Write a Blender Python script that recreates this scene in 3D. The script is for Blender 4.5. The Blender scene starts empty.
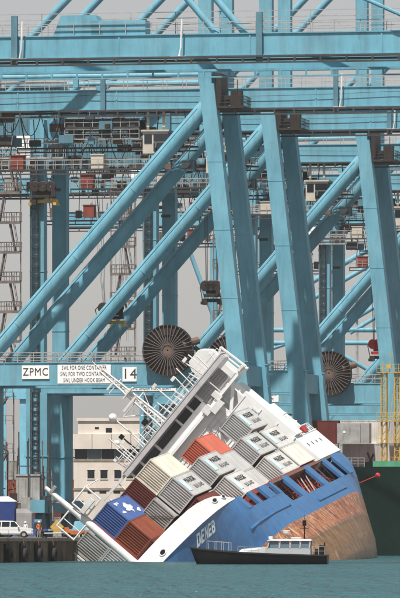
import bpy, bmesh, math, random
from mathutils import Vector, Matrix
random.seed(7)
R = math.radians
scene = bpy.context.scene
COL = scene.collection

# ------------------------------------------------------------------ camera, sky, sun
F, CAMZ, HORIZON = 6230.0, 2.8, 533.0          # focal length in photo pixels, eye height, horizon row
cam_d = bpy.data.cameras.new('camera'); cam = bpy.data.objects.new('camera', cam_d); COL.objects.link(cam)
cam_d.sensor_fit = 'HORIZONTAL'; cam_d.sensor_width = 36.0; cam_d.lens = 36.0*F/400.0
cam_d.shift_y = (HORIZON-299.0)/400.0; cam_d.clip_start = 1.0; cam_d.clip_end = 30000.0
cam.location = (0, 0, CAMZ); cam.rotation_euler = (R(90), 0, 0)
scene.camera = cam

SUN_DIR = Vector((-0.145, -0.405, 0.903)).normalized()      # towards the sun
sun_el = math.asin(SUN_DIR.z); sun_az = math.atan2(SUN_DIR.x, SUN_DIR.y)
world = bpy.data.worlds.new('World'); scene.world = world; world.use_nodes = True
wn = world.node_tree.nodes; wl = world.node_tree.links; wn.clear()
w_out = wn.new('ShaderNodeOutputWorld'); w_bg = wn.new('ShaderNodeBackground'); w_sky = wn.new('ShaderNodeTexSky')
w_sky.sky_type = 'NISHITA'; w_sky.sun_disc = False; w_sky.sun_elevation = sun_el; w_sky.sun_rotation = sun_az
w_sky.air_density = 1.0; w_sky.dust_density = 0.9; w_sky.ozone_density = 1.0
w_hs = wn.new('ShaderNodeHueSaturation'); w_hs.inputs['Saturation'].default_value = 0.25
wl.new(w_sky.outputs[0], w_hs.inputs['Color']); w_mx = wn.new('ShaderNodeMix'); w_mx.data_type = 'RGBA'; w_mx.blend_type = 'MULTIPLY'; w_mx.inputs[0].default_value = 1.0; w_mx.inputs[7].default_value = (1.0,.965,.965,1)   # dust-warmed summer haze
wl.new(w_hs.outputs[0], w_mx.inputs[6]); wl.new(w_mx.outputs[2], w_bg.inputs[0]); wl.new(w_bg.outputs[0], w_out.inputs[0])
w_bg.inputs[1].default_value = 0.066
sun_d = bpy.data.lights.new('sun', 'SUN'); sun_d.energy = 5.0; sun_d.angle = R(0.6); sun_d.color = (1.0, 0.955, 0.89)
sun = bpy.data.objects.new('sun', sun_d); COL.objects.link(sun)
sun.rotation_euler = SUN_DIR.to_track_quat('Z', 'Y').to_euler(); sun.location = (0, 300, 200)
scene.view_settings.view_transform = 'Standard'; scene.view_settings.look = 'None'
scene.view_settings.exposure = 0.48; scene.view_settings.gamma = 1.0
scene.view_settings.use_curve_mapping = False

# ------------------------------------------------------------------ helpers
class MB:
    """collects shapes, build() links them as one mesh object"""
    def __init__(s): s.v = []; s.f = []; s.m = []
    def add(s, verts, faces, mi=0):
        b = len(s.v); s.v += [tuple(x) for x in verts]
        for f in faces: s.f.append([b+i for i in f]); s.m.append(mi)
    def hexa(s, p, mi=0):
        s.add(p, [(0,3,2,1),(4,5,6,7),(0,1,5,4),(1,2,6,5),(2,3,7,6),(3,0,4,7)], mi)
    def box(s, x0, x1, y0, y1, z0, z1, mi=0):
        s.hexa([(x0,y0,z0),(x1,y0,z0),(x1,y1,z0),(x0,y1,z0),(x0,y0,z1),(x1,y0,z1),(x1,y1,z1),(x0,y1,z1)], mi)
    def cbox(s, c, d, mi=0):
        s.box(c[0]-d[0]/2, c[0]+d[0]/2, c[1]-d[1]/2, c[1]+d[1]/2, c[2]-d[2]/2, c[2]+d[2]/2, mi)
    def tube(s, a, b, r, n=8, r2=None, mi=0):
        a = Vector(a); b = Vector(b); d = b-a
        if d.length < 1e-6: return
        q = d.to_track_quat('Z', 'Y'); r2 = r if r2 is None else r2; vs = []
        for p, rr in ((a, r), (b, r2)):
            for i in range(n):
                t = 2*math.pi*(i+.5)/n; vs.append(p+q@Vector((rr*math.cos(t), rr*math.sin(t), 0)))
        fs = [(i, (i+1)%n, n+(i+1)%n, n+i) for i in range(n)]+[tuple(range(n-1,-1,-1)), tuple(range(n, 2*n))]
        s.add(vs, fs, mi)
    def bar(s, a, b, w, h, up=(0,0,1), mi=0):
        a = Vector(a); b = Vector(b); d = (b-a).normalized(); side = d.cross(Vector(up)).normalized(); u = side.cross(d)
        p = []
        for c in (a, b):
            for i, j in ((-1,-1),(1,-1),(1,1),(-1,1)): p.append(c+side*(w/2*i)+u*(h/2*j))
        s.hexa(p, mi)
    def prism(s, poly, fn0, fn1, mi=0):
        n = len(poly); vs = [fn0(*p) for p in poly]+[fn1(*p) for p in poly]
        s.add(vs, [tuple(range(n-1,-1,-1)), tuple(range(n,2*n))]+[(i,(i+1)%n,n+(i+1)%n,n+i) for i in range(n)], mi)
    def path(s, pts, r, n=5, mi=0):
        for a, b in zip(pts, pts[1:]): s.tube(a, b, r, n, mi=mi)
    def lathe(s, prof, n=24, axis='z', c=(0,0,0), mi=0):
        vs = []; k = len(prof)
        for i in range(n):
            t = 2*math.pi*i/n
            for r_, h in prof:
                x, y = r_*math.cos(t), r_*math.sin(t)
                vs.append({'z':(c[0]+x,c[1]+y,c[2]+h),'y':(c[0]+x,c[1]+h,c[2]+y),'x':(c[0]+h,c[1]+x,c[2]+y)}[axis])
        s.add(vs, [(i*k+j, ((i+1)%n)*k+j, ((i+1)%n)*k+j+1, i*k+j+1) for i in range(n) for j in range(k-1)], mi)
    def rail(s, pts, h=1.1, step=1.6, r=.035, nrail=2, up=(0,0,1), mi=0):
        up = Vector(up); pts = [Vector(p) for p in pts]
        for a, b in zip(pts, pts[1:]):
            n = max(1, int(round((b-a).length/step)))
            for i in range(n+1):
                p = a.lerp(b, i/n); s.tube(p, p+up*h, r, 4, mi=mi)
            for k in range(nrail):
                o = up*(h*(k+1)/nrail); s.tube(a+o, b+o, r, 4, mi=mi)
    def mesh(s, name, mats, smooth=False):
        me = bpy.data.meshes.new(name); me.from_pydata(s.v, [], s.f)
        for m in (mats if isinstance(mats, (list, tuple)) else [mats]): me.materials.append(m)
        if len(me.materials) > 1: me.polygons.foreach_set('material_index', s.m)
        bm = bmesh.new(); bm.from_mesh(me); bmesh.ops.recalc_face_normals(bm, faces=bm.faces); bm.to_mesh(me); bm.free()
        if smooth:
            me.polygons.foreach_set('use_smooth', [True]*len(me.polygons))
            try: me.set_sharp_from_angle(angle=R(38))
            except Exception: pass
        me.update(); return me
    def build(s, name, mats, parent=None, smooth=False):
        return link(name, s.mesh(name, mats, smooth), parent)

def link(name, data, parent=None):
    o = bpy.data.objects.new(name, data); COL.objects.link(o)
    if parent is not None: o.parent = parent
    return o
def tag(o, label=None, cat=None, group=None, kind=None):
    if label: o['label'] = label
    if cat: o['category'] = cat
    if group: o['group'] = group
    if kind: o['kind'] = kind
    return o
def empty(name, loc=(0,0,0), rz=0.0, label=None, cat=None, group=None):
    o = link(name, None); o.empty_display_size = .5; o.location = loc; o.rotation_euler = (0,0,rz)
    return tag(o, label, cat, group)
def copy_tree(o, parent=None, skip=()):
    c = o.copy(); COL.objects.link(c); c.parent = parent
    for ch in list(o.children):
        if ch.name.split('.')[0] in skip: continue
        copy_tree(ch, c, skip)
    return c
def mat_on(o, m):
    o.material_slots[0].link = 'OBJECT'; o.material_slots[0].material = m
def at(px, py, D):
    """photo pixel at distance D -> world point"""
    return Vector(((px-200)/F*D, D, CAMZ+(HORIZON-py)/F*D))
_txt = {}
def text_mesh(s, size, mat, bold=0.0, sx=1.0, ext=.01):
    k = (s, size, mat.name, bold, sx)
    if k in _txt: return _txt[k]
    cu = bpy.data.curves.new('lettering', 'FONT'); cu.body = s; cu.size = size; cu.align_x = 'CENTER'; cu.align_y = 'CENTER'
    cu.extrude = ext; cu.space_character = 1.12; cu.resolution_u = 3
    o = bpy.data.objects.new('lettering', cu); COL.objects.link(o)
    dg = bpy.context.evaluated_depsgraph_get(); me = bpy.data.meshes.new_from_object(o.evaluated_get(dg))
    bpy.data.objects.remove(o); me.materials.clear(); me.materials.append(mat)
    for v in me.vertices: v.co.x *= sx
    _txt[k] = me; return me

# ------------------------------------------------------------------ materials
def nd(nt, t, **kw):
    n = nt.nodes.new(t)
    for k, v in kw.items():
        if k in n.inputs: n.inputs[k].default_value = v
        else: setattr(n, k, v)
    return n
def paint(name, col, rough=.5, var=.18, scale=.6, grime=.35, gcol=(.09,.055,.035), gscale=.9, stretch=(1,1,.18), metal=0.0, bump=0.0, gpos=.62, spec=.35, rust=0.0):
    """paint with slow tonal drift, streaky dirt and worn spots"""
    m = bpy.data.materials.new(name); m.use_nodes = True; nt = m.node_tree; b = nt.nodes['Principled BSDF']
    tc = nd(nt, 'ShaderNodeTexCoord'); mp = nd(nt, 'ShaderNodeMapping'); mp.inputs['Scale'].default_value = stretch
    nt.links.new(tc.outputs['Object'], mp.inputs[0])
    n1 = nd(nt, 'ShaderNodeTexNoise', Scale=scale, Detail=5.0, Roughness=.6); nt.links.new(tc.outputs['Object'], n1.inputs['Vector'])
    r1 = nd(nt, 'ShaderNodeMapRange'); r1.inputs[1].default_value = .3; r1.inputs[2].default_value = .7; r1.inputs[3].default_value = 1-var; r1.inputs[4].default_value = 1+var
    nt.links.new(n1.outputs[0], r1.inputs[0])
    mul = nd(nt, 'ShaderNodeVectorMath', operation='SCALE'); mul.inputs[0].default_value = col; nt.links.new(r1.outputs[0], mul.inputs['Scale'])
    n2 = nd(nt, 'ShaderNodeTexNoise', Scale=gscale, Detail=7.0, Roughness=.68); nt.links.new(mp.outputs[0], n2.inputs['Vector'])
    r2 = nd(nt, 'ShaderNodeMapRange'); r2.inputs[1].default_value = gpos-.12; r2.inputs[2].default_value = gpos+.12; r2.inputs[3].default_value = 0; r2.inputs[4].default_value = grime
    nt.links.new(n2.outputs[0], r2.inputs[0])
    mx = nd(nt, 'ShaderNodeMix', data_type='RGBA'); mx.inputs[7].default_value = (*gcol, 1)
    nt.links.new(r2.outputs[0], mx.inputs[0]); nt.links.new(mul.outputs[0], mx.inputs[6]); out = mx.outputs[2]
    if rust:
        n4 = nd(nt, 'ShaderNodeTexNoise', Scale=2.6, Detail=9.0, Roughness=.75); nt.links.new(mp.outputs[0], n4.inputs['Vector'])
        r4 = nd(nt, 'ShaderNodeMapRange'); r4.inputs[1].default_value = .60; r4.inputs[2].default_value = .70; r4.inputs[3].default_value = 0; r4.inputs[4].default_value = rust; nt.links.new(n4.outputs[0], r4.inputs[0])
        m4 = nd(nt, 'ShaderNodeMix', data_type='RGBA'); m4.inputs[7].default_value = (.15,.085,.055,1); nt.links.new(r4.outputs[0], m4.inputs[0]); nt.links.new(out, m4.inputs[6]); out = m4.outputs[2]
        n5 = nd(nt, 'ShaderNodeTexNoise', Scale=.12, Detail=3.0); nt.links.new(tc.outputs['Object'], n5.inputs['Vector'])
        r5 = nd(nt, 'ShaderNodeMapRange'); r5.inputs[1].default_value = .42; r5.inputs[2].default_value = .6; r5.inputs[3].default_value = 0; r5.inputs[4].default_value = .16; nt.links.new(n5.outputs[0], r5.inputs[0])
        m5 = nd(nt, 'ShaderNodeMix', data_type='RGBA'); m5.inputs[7].default_value = (.24,.40,.45,1); nt.links.new(r5.outputs[0], m5.inputs[0]); nt.links.new(out, m5.inputs[6]); out = m5.outputs[2]
    nt.links.new(out, b.inputs['Base Color'])
    b.inputs['Roughness'].default_value = rough; b.inputs['Metallic'].default_value = metal; b.inputs['Specular IOR Level'].default_value = spec
    if bump:
        bp = nd(nt, 'ShaderNodeBump', Strength=bump, Distance=.05); n3 = nd(nt, 'ShaderNodeTexNoise', Scale=6.0, Detail=4.0)
        nt.links.new(tc.outputs['Object'], n3.inputs['Vector']); nt.links.new(n3.outputs[0], bp.inputs['Height']); nt.links.new(bp.outputs[0], b.inputs['Normal'])
    return m
def glass(name, col=(.015,.02,.025)):
    m = bpy.data.materials.new(name); m.use_nodes = True; b = m.node_tree.nodes['Principled BSDF']
    b.inputs['Base Color'].default_value = (*col, 1); b.inputs['Roughness'].default_value = .08; b.inputs['Specular IOR Level'].default_value = .6
    return m
M = {}
M['crane'] = paint('crane_blue_paint', (.132,.335,.428), .55, .13, .3, .42, (.07,.115,.125), 1.1, (1,1,.12), gpos=.58, spec=.22, rust=.5)
M['crane_dark'] = paint('crane_blue_grey_paint', (.085,.19,.24), .55, .2, .4, .4, (.04,.05,.05), 1.0)
M['steel_dark'] = paint('dark_steel', (.045,.048,.05), .6, .3, .8, .4, (.10,.05,.03), 1.5)
M['galv'] = paint('galvanised_steel', (.33,.32,.31), .5, .25, 1.0, .5, (.16,.09,.06), 2.0)
M['ruststeel'] = paint('rusty_steel', (.13,.085,.065), .75, .3, 1.2, .5, (.05,.03,.02), 2.5)
M['stair'] = paint('weathered_stair_steel', (.15,.125,.115), .7, .3, 1.2, .5, (.07,.04,.03), 2.5)
M['soot'] = paint('greasy_dark_steel', (.028,.021,.018), .6, .3, 1.5, .28, (.10,.05,.03), 2.5)
M['spoke'] = paint('weathered_spoke', (.13,.105,.095), .7, .25, 1.2, .4, (.07,.045,.035), 2.5)
M['white'] = paint('white_paint', (.67,.67,.66), .45, .08, .5, .42, (.36,.30,.25), 1.0, (1,1,.3), gpos=.58)
M['white_s'] = paint('white_superstructure_paint', (.77,.77,.76), .42, .06, .4, .2, (.42,.33,.26), .9)
M['greypaint'] = paint('grey_deck_paint', (.47,.46,.47), .5, .1, .7, .3, (.2,.14,.11), 1.2)
M['panelgrey'] = paint('grey_panel', (.30,.29,.29), .5, .15, 1.2, .3, (.1,.08,.07), 2)
M['black'] = paint('black_paint', (.008,.008,.009), .5, .3, 1.0, .2, (.03,.027,.025), 1.5, spec=.15)
M['glass'] = glass('dark_glass'); M['glassblue'] = glass('blue_glass', (.09,.13,.16))
M['plate'] = paint('sign_plate_white', (.78,.78,.77), .5, .04, 1, .1, (.4,.4,.4), 2)
M['ink'] = paint('black_lettering', (.03,.03,.033), .6, .1, 1, .3, (.22,.22,.22), 2.0)
M['beige'] = paint('beige_concrete', (.64,.575,.51), .8, .1, .35, .3, (.25,.2,.17), .5, (1,1,.2))
M['beige2'] = paint('pale_beige_cab', (.50,.45,.38), .6, .1, .9, .3, (.2,.15,.1), 1.5)
M['concrete'] = paint('dirty_quay_concrete', (.17,.125,.085), .9, .35, .5, .8, (.022,.017,.013), .6, (1,1,.3), bump=.4, gpos=.5)
M['coping'] = paint('quay_coping_concrete', (.27,.22,.17), .85, .2, .7, .5, (.06,.05,.04), 1.2)
M['rubber'] = paint('black_rubber', (.018,.018,.018), .8, .3, 2, .3, (.07,.06,.05), 2)
M['redoxide'] = paint('red_oxide_paint', (.22,.045,.032), .65, .25, .8, .5, (.06,.03,.02), 1.4)
M['orange'] = paint('orange_paint', (.62,.15,.03), .5, .15, 1.0, .2)
M['yellow'] = paint('yellow_paint', (.52,.34,.08), .55, .15, 1.0, .45, (.25,.13,.05), 2.0)
M['red'] = paint('red_paint', (.42,.03,.025), .5, .15, 1, .2)
M['green'] = paint('dark_green_hull', (.002,.014,.010), .65, .2, .3, .3, (.012,.032,.026), .35, (1,1,.5), spec=.12, bump=.3)
M['green_l'] = paint('light_green_paint', (.08,.30,.17), .5, .15, 1, .2)
M['lightblue'] = paint('light_blue_paint', (.2,.48,.62), .5, .1, 1, .2)
M['logo_blue'] = paint('pale_blue_mark', (.46,.68,.76), .5, .08, 1, .3, (.5,.5,.47), 1.5)
M['boatwhite'] = paint('greyish_boat_paint', (.34,.37,.39), .4, .08, .8, .35, (.3,.25,.2), 1.5)
M['lash'] = paint('red_lashing_paint', (.30,.045,.025), .6, .3, 1.5, .5, (.09,.03,.02), 2)
M['skin'] = paint('skin', (.42,.25,.18), .6, .05, 3, 0)
# container colours
def cpaint(n, c, g=.45, gc=(.13,.06,.035), gp=.6): return paint('container_'+n, c, .55, .13, .5, g, gc, 1.3, (1,1,.25), gpos=gp)
CM = {'grey': cpaint('grey', (.41,.415,.41), .5, (.25,.23,.20)), 'grey2': cpaint('pale_grey', (.49,.49,.475), .45, (.32,.28,.23)), 'grey3': cpaint('stained_grey', (.33,.34,.33), .7, (.16,.115,.08), .56),
      'cream': cpaint('cream', (.62,.58,.49), .55, (.33,.24,.15)), 'red': cpaint('orange_red', (.46,.115,.07), .3, (.2,.06,.04)), 'brown': cpaint('dark_red', (.135,.03,.022), .5, (.05,.02,.015)),
      'rust': cpaint('rusty_red', (.18,.042,.022), .75, (.33,.10,.03), .6), 'blue': cpaint('blue', (.055,.11,.30), .35, (.04,.05,.08)), 'white': cpaint('dirty_white', (.62,.60,.55), .5, (.35,.27,.2), .55)}

# ================================================================== THE SETTING
QY = R(11.0)                                  # the quay runs 11 degrees to the right of the view axis
qdir = Vector((math.sin(QY), math.cos(QY), 0)); qsea = Vector((math.cos(QY), -math.sin(QY), 0))
QZ = 2.3
RAIL0 = Vector((6.7, 730.0, 0))               # a point on the sea-side crane rail
EDGE0 = RAIL0+qsea*1.6
def on_quay(along, inland, z=0): return EDGE0+qdir*along-qsea*inland+Vector((0,0,QZ+z))

# water
wm = bpy.data.materials.new('harbour_water'); wm.use_nodes = True; nt = wm.node_tree; b = nt.nodes['Principled BSDF']
b.inputs['Base Color'].default_value = (.02,.125,.15,1); b.inputs['Roughness'].default_value = .16; b.inputs['IOR'].default_value = 1.33; b.inputs['Specular IOR Level'].default_value = .42
tc = nd(nt, 'ShaderNodeTexCoord'); hs = []
for sc_, st, wgt in ((.8, (1,.10,1), 1.0), (2.2, (1,.12,1), .4), (.12, (1,.12,1), 2.5)):
    mp = nd(nt, 'ShaderNodeMapping'); mp.inputs['Scale'].default_value = st; nt.links.new(tc.outputs['Object'], mp.inputs[0])
    n = nd(nt, 'ShaderNodeTexNoise', Scale=sc_, Detail=4.0, Roughness=.55); nt.links.new(mp.outputs[0], n.inputs['Vector'])
    mu = nd(nt, 'ShaderNodeMath', operation='MULTIPLY'); mu.inputs[1].default_value = wgt; nt.links.new(n.outputs[0], mu.inputs[0]); hs.append(mu)
a1 = nd(nt, 'ShaderNodeMath', operation='ADD'); a2 = nd(nt, 'ShaderNodeMath', operation='ADD')
nt.links.new(hs[0].outputs[0], a1.inputs[0]); nt.links.new(hs[1].outputs[0], a1.inputs[1]); nt.links.new(a1.outputs[0], a2.inputs[0]); nt.links.new(hs[2].outputs[0], a2.inputs[1])
bp = nd(nt, 'ShaderNodeBump', Strength=1.0, Distance=7.0); nt.links.new(a2.outputs[0], bp.inputs['Height'])
nt.nodes.remove(b); wo = [n for n in nt.nodes if n.type == 'OUTPUT_MATERIAL'][0]
wdif = nd(nt, 'ShaderNodeBsdfDiffuse'); wdif.inputs[0].default_value = (.026,.150,.172,1); wgl = nd(nt, 'ShaderNodeBsdfGlossy'); wgl.inputs['Roughness'].default_value = .2; wgl.inputs[0].default_value = (.85,.95,.97,1)
wmx = nd(nt, 'ShaderNodeMixShader'); wmx.inputs[0].default_value = .30
for q in (wdif, wgl): nt.links.new(bp.outputs[0], q.inputs['Normal'])
nt.links.new(wdif.outputs[0], wmx.inputs[1]); nt.links.new(wgl.outputs[0], wmx.inputs[2]); nt.links.new(wmx.outputs[0], wo.inputs[0])
mb = MB(); mb.add([(-9000,-200,0),(9000,-200,0),(9000,16000,0),(-9000,16000,0)], [(0,1,2,3)])
tag(mb.build('water', wm), kind='structure')

# quay
def quay_pt(al, inl, z): return EDGE0+qdir*al-qsea*inl+Vector((0,0,z))
mb = MB(); mb.hexa([quay_pt(-330,0,-8),quay_pt(900,0,-8),quay_pt(900,400,-8),quay_pt(-330,400,-8),quay_pt(-330,0,QZ-.3),quay_pt(900,0,QZ-.3),quay_pt(900,400,QZ-.3),quay_pt(-330,400,QZ-.3)])
quay = tag(mb.build('quay', M['concrete']), kind='structure')
cop = MB(); cop.hexa([(-.35,0,0),(.35,0,0),(.35,5.96,0),(-.35,5.96,0),(-.35,0,.32),(.35,0,.32),(.35,5.96,.32),(-.35,5.96,.32)]); cme = cop.mesh('coping_block', M['coping'])
for i in range(24):
    o = link('coping_block', cme, quay); o.matrix_world = Matrix.Translation(quay_pt(-200+i*6, .2, QZ-.3)) @ Matrix.Rotation(-QY, 4, 'Z')
mb = MB(); mb.hexa([quay_pt(-56,-.1,QZ-.3),quay_pt(900,-.1,QZ-.3),quay_pt(900,.55,QZ-.3),quay_pt(-56,.55,QZ-.3),quay_pt(-56,-.1,QZ+.02),quay_pt(900,-.1,QZ+.02),quay_pt(900,.55,QZ+.02),quay_pt(-56,.55,QZ+.02)])
mb.build('coping', M['coping'], quay)
mb = MB(); mb.hexa([quay_pt(-330,.56,QZ-.28),quay_pt(900,.56,QZ-.28),quay_pt(900,400,QZ-.28),quay_pt(-330,400,QZ-.28),quay_pt(-330,.56,QZ),quay_pt(900,.56,QZ),quay_pt(900,400,QZ),quay_pt(-330,400,QZ)])
mb.build('pavement', paint('quay_asphalt', (.10,.095,.085), .9, .2, .3, .3, (.05,.045,.04)), quay)
# fenders along the near quay wall: tyre columns on chains
tyre = MB(); tyre.lathe([(.32,-.16),(.62,-.2),(.72,-.1),(.72,.1),(.62,.2),(.32,.16),(.32,-.16)], 18, 'x'); tyre_me = tyre.mesh('tyre', M['rubber'], True)
pan = MB(); pan.box(-.12,.1,-1.1,1.1,-2.6,1.7); pan_me = pan.mesh('fender_panel', M['black'])
ch = MB(); ch.tube((.15,0,1.5),(.02,0,2.2),.05,5); ch_me = ch.mesh('chain', M['ruststeel'])
for i in range(5):
    al = -146.5+i*6.6
    f = empty('quay_fender', (0,0,0), 0, None, 'fender', 'fenders along the quay wall')
    f['label'] = ('leftmost tyre fender on the quay wall at the picture edge','second tyre fender from the left edge on the quay wall','middle tyre fender of the five on the quay wall','fourth tyre fender from the left, near the foremast','tyre fender nearest the sinking containers on the quay wall')[i]
    f.matrix_world = Matrix.Translation(quay_pt(al, -.12, .1)) @ Matrix.Rotation(-QY, 4, 'Z')
    link('fender_panel', pan_me, f); t = link('tyre', tyre_me, f); t.location = (.25,0,.55); link('chain', ch_me, f)

# ================================================================== QUAY CRANES
def make_crane(name='quay_crane'):
    c = empty(name); cr = M['crane']
    # --- side frames
    for y in (0.0, 13.0):
        mb = MB()
        def lq(z, w, d): cx = -.11*z; return [(cx-w/2,y-d/2,z),(cx+w/2,y-d/2,z),(cx+w/2,y+d/2,z),(cx-w/2,y+d/2,z)]
        mb.hexa(lq(4.6,2.2,2.0)+lq(20,2.0,2.0)); mb.hexa(lq(20.002,2.0,2.0)+lq(53.2,1.75,2.0))
        for z in (12,28,36,44): mb.hexa(lq(z,2.2-.0078*z,2.06)+lq(z+.05,2.2-.0078*z,2.06))
        mb.build('sea_leg', cr, c)
        mb = MB(); mb.box(-35.35,-32.65,y-1.15,y+1.15,4.6,18.0); mb.box(-34.9,-33.1,y-.95,y+.95,20.5,52)
        for z in (10,26,33,40,46): mb.box(-35.56 if z<18 else -34.96,-32.44 if z<18 else -33.04,y-1.26 if z<18 else y-1.01,y+1.26 if z<18 else y+1.01,z,z+.14)
        mb.build('land_leg', cr, c)
        mb = MB(); mb.box(-36.4,-1.1,y-.85,y+.85,18.0,20.5); mb.box(-36.5,-.9,y-.95,y+.95,20.5,20.62); mb.box(-36.5,-.9,y-.95,y+.95,17.88,18.0)
        for x in (-30.2,-18.0,-8.0): mb.box(x,x+.12,y-.9,y+.9,18.0,20.5)
        pb = mb.build('portal_beam', cr, c)
        mb = MB(); mb.rail([(-36,y-.9,20.62),(-3,y-.9,20.62)],1.15,1.5,.045); mb.rail([(-36,y+.9,20.62),(-3,y+.9,20.62)],1.15,1.5,.045); mb.build('handrail', M['galv'], pb)
        mb = MB(); mb.tube((-34.2,y,18.8),(-6.1,y,50.6),.92,16)
        for t in (.2,.45,.7): p = Vector((-34.2,y,18.8)).lerp(Vector((-6.3,y,50.3)), t); d = Vector((27.9,0,31.5)).normalized(); mb.tube(p-d*.05,p+d*.05,.96,16)
        mb.bar((-33.6,y-.82,20.3),(-7.0,y-.82,50.3),.06,.06); mb.bar((-20,y-.4,35.9),(-17.6,y-.4,38.6),.5,.07); mb.bar((-28.5,y-.4,26.3),(-26.6,y-.4,28.4),.5,.07); mb.build('brace', cr, c, True)
        mb = MB(); mb.tube((-33.2,y,54.3),(-6.2,y,54.3),.36,12); mb.box(-22,-21.4,y-.3,y+.3,53.0,54.2); mb.build('upper_tie', cr, c, True)
        mb = MB(); mb.box(-6.9,-5.3,y-.7,y+.7,53.2,82); mb.build('mast', cr, c)
        mb = MB(); mb.tube((-33.6,y,52.5),(-6.2,y,80),.46,12); mb.build('backstay', cr, c, True)
        mb = MB(); mb.tube((-5.4,y*.5+3.2,81),(47,y*.3+4.6,53),.2,8); mb.build('forestay', cr, c, True)
    # --- beams along the quay
    for x, z0, z1, w in ((-.3,17.9,20.3,1.5),(-34,17.9,20.3,1.5),(-34,49.4,52.2,1.4),(-5.9,53.0,55.6,1.5)):
        mb = MB(); mb.box(x-2.0*0.11*z0*0-w/2 if x<-1 else x-2.1-w/2, x+w/2 if x<-1 else x-2.1+w/2, .9,12.1,z0,z1); mb.build('cross_beam', cr, c)
    for x in (-.4,-34):
        mb = MB(); mb.box(x-.9,x+.9,-5,18,3.0,4.6); mb.build('sill_beam', cr, c)
        for y in (-3.5,1.5,11.5,16.5):
            mb = MB(); mb.hexa([(x-.45,y-1.9,1.0),(x+.45,y-1.9,1.0),(x+.45,y+1.9,1.0),(x-.45,y+1.9,1.0),(x-.45,y-.6,2.95),(x+.45,y-.6,2.95),(x+.45,y+.6,2.95),(x-.45,y+.6,2.95)])
            for k in (-1.3,-.45,.45,1.3): mb.tube((x-.2,y+k,.4),(x+.2,y+k,.4),.38,10)
            mb.build('bogie', M['crane_dark'], c)
    # --- main girder and boom
    mb = MB(); mb.box(-80,64,5.3,7.7,50.8,52.95); mb.box(-80,64,5.18,7.82,52.95,53.07); mb.box(-80,64,5.18,7.82,50.68,50.8)
    for x in range(-54,64,12): mb.box(x,x+.16,5.24,7.76,50.8,52.95)
    g = mb.build('girder', cr, c)
    mb = MB(); mb.box(-80,64,4.1,5.1,50.42,50.6); mb.box(-80,64,7.9,8.9,50.42,50.6); mb.box(-80,64,4.1,4.25,49.75,49.93)
    for i in range(61): x = -79+i*2.36; mb.box(x,x+.18,4.1,4.25,49.93,50.42)
    mb.build('walkway', M['steel_dark'], g)
    mb = MB(); mb.rail([(-60,5.3,53.07),(64,5.3,53.07)],1.2,2.4,.05); mb.rail([(-60,7.7,53.07),(64,7.7,53.07)],1.2,2.4,.05); mb.tube((-50,5.5,54.0),(-24,5.5,54.0),.13,6); mb.build('handrail', M['galv'], g)
    for x in (-47.5,-19.5,8.5,31):
        mb = MB(); mb.box(x-.28,x+.28,4.8,5.2,49.9,55.2); mb.build('hanger', M['crane_dark'], g)
    for x in (9.3,24): mb = MB(); mb.path([(x,4.7,54.6),(x-.1,4.6,51.5),(x-.3,4.6,50.5),(x-.6,4.6,50.2)],.09); mb.cbox((x-.3,4.6,50.6),(1.5,.3,.12)); mb.build('lamp_bracket', M['white'], g)
    mb = MB()                                   # slack trolley ropes along the girder face
    for k in range(1):
        pts = [(-58+i*6.1, 5.0, 52.4-.3*k-(.35+.2*k)*(1-((i%6)/3-1)**2)) for i in range(21)]; mb.path(pts,.03,4)
    mb.build('rope', M['steel_dark'], g)
    # --- machinery house
    mb = MB(); mb.box(-50,-33,2.9,10.1,50.2,56.2)
    for i in range(34): mb.box(-49.8+i*.5,-49.6+i*.5,2.82,2.9,50.3,56.1)
    mh = mb.build('machinery_house', M['crane_dark'], c)
    mb = MB(); mb.box(-50.2,-32.8,2.7,10.3,56.2,56.4); mb.rail([(-50,2.8,56.4),(-33,2.8,56.4)],1.1,1.7,.04); mb.build('roof', M['galv'], mh)
    # --- trolley with operator cab
    tx = random.uniform(-1,1)
    mb = MB(); mb.box(-24,-15,4.4,8.6,48.3,48.6); mb.box(-24,-15,4.6,4.9,48.6,49.6); mb.box(-24,-15,8.1,8.4,48.6,49.6)
    for x in (-23.2,-19.5,-16): mb.tube((x,4.5,48.9),(x,8.5,48.9),.55,10); mb.cbox((x,6.5,47.9),(1.0,3,.8))
    tr = mb.build('trolley', M['steel_dark'], c)
    mb = MB(); mb.rail([(-24,4.4,48.6),(-15,4.4,48.6)],1.1,1.2,.045); mb.rail([(-24,4.4,47.2),(-15,4.4,47.2)],1.1,1.2,.045); mb.box(-24,-15,4.3,4.5,47.1,47.2); mb.build('handrail', M['galv'], tr)
    mb = MB(); mb.box(-14.6,-11.6,4.6,7.4,45.4,48.0); mb.box(-14.8,-11.4,4.4,7.6,48.0,48.2); mb.box(-14.2,-13.9,4.9,5.2,48.2,50.6); mb.box(-12.3,-12.0,4.9,5.2,48.2,50.6); cab = mb.build('operator_cab', M['beige2'], c)
    mb = MB()
    [(lambda q: (q.box(x0,x1,4.54,4.62,z0,z1), q.build('window', M['glass'], cab)))(MB()) for x0,x1,z0,z1 in ((-13.3,-11.57,45.7,46.7),(-13.3,-11.57,46.85,47.7),(-14.4,-13.5,46.6,47.7))]
    # --- festoon cable loops below the rear girder
    mb = MB()
    for k in range(13):
        x0 = -57+k*2.5; dpt = 2.6+.5*math.sin(k*1.7); mb.path([(x0+2.5*t/8, 4.9, 50.2-dpt*(1-(t/4-1)**2)) for t in range(9)],.06,4)
    tag(mb.build('festoon_cable', M['black'], c), kind='stuff')
    # --- landside leg-top platform, cabinet, stairs, elevator mast
    mb = MB(); mb.box(-39,-30.3,-2.4,-1.0,47.0,47.2)
    for x in (-38.8,-36.6,-32.5): mb.bar((x,-2.2,47),(x+.8 if x<-34 else x-.8,-1,45.4),.1,.1)
    pf = mb.build('platform', M['galv'], c)
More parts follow.
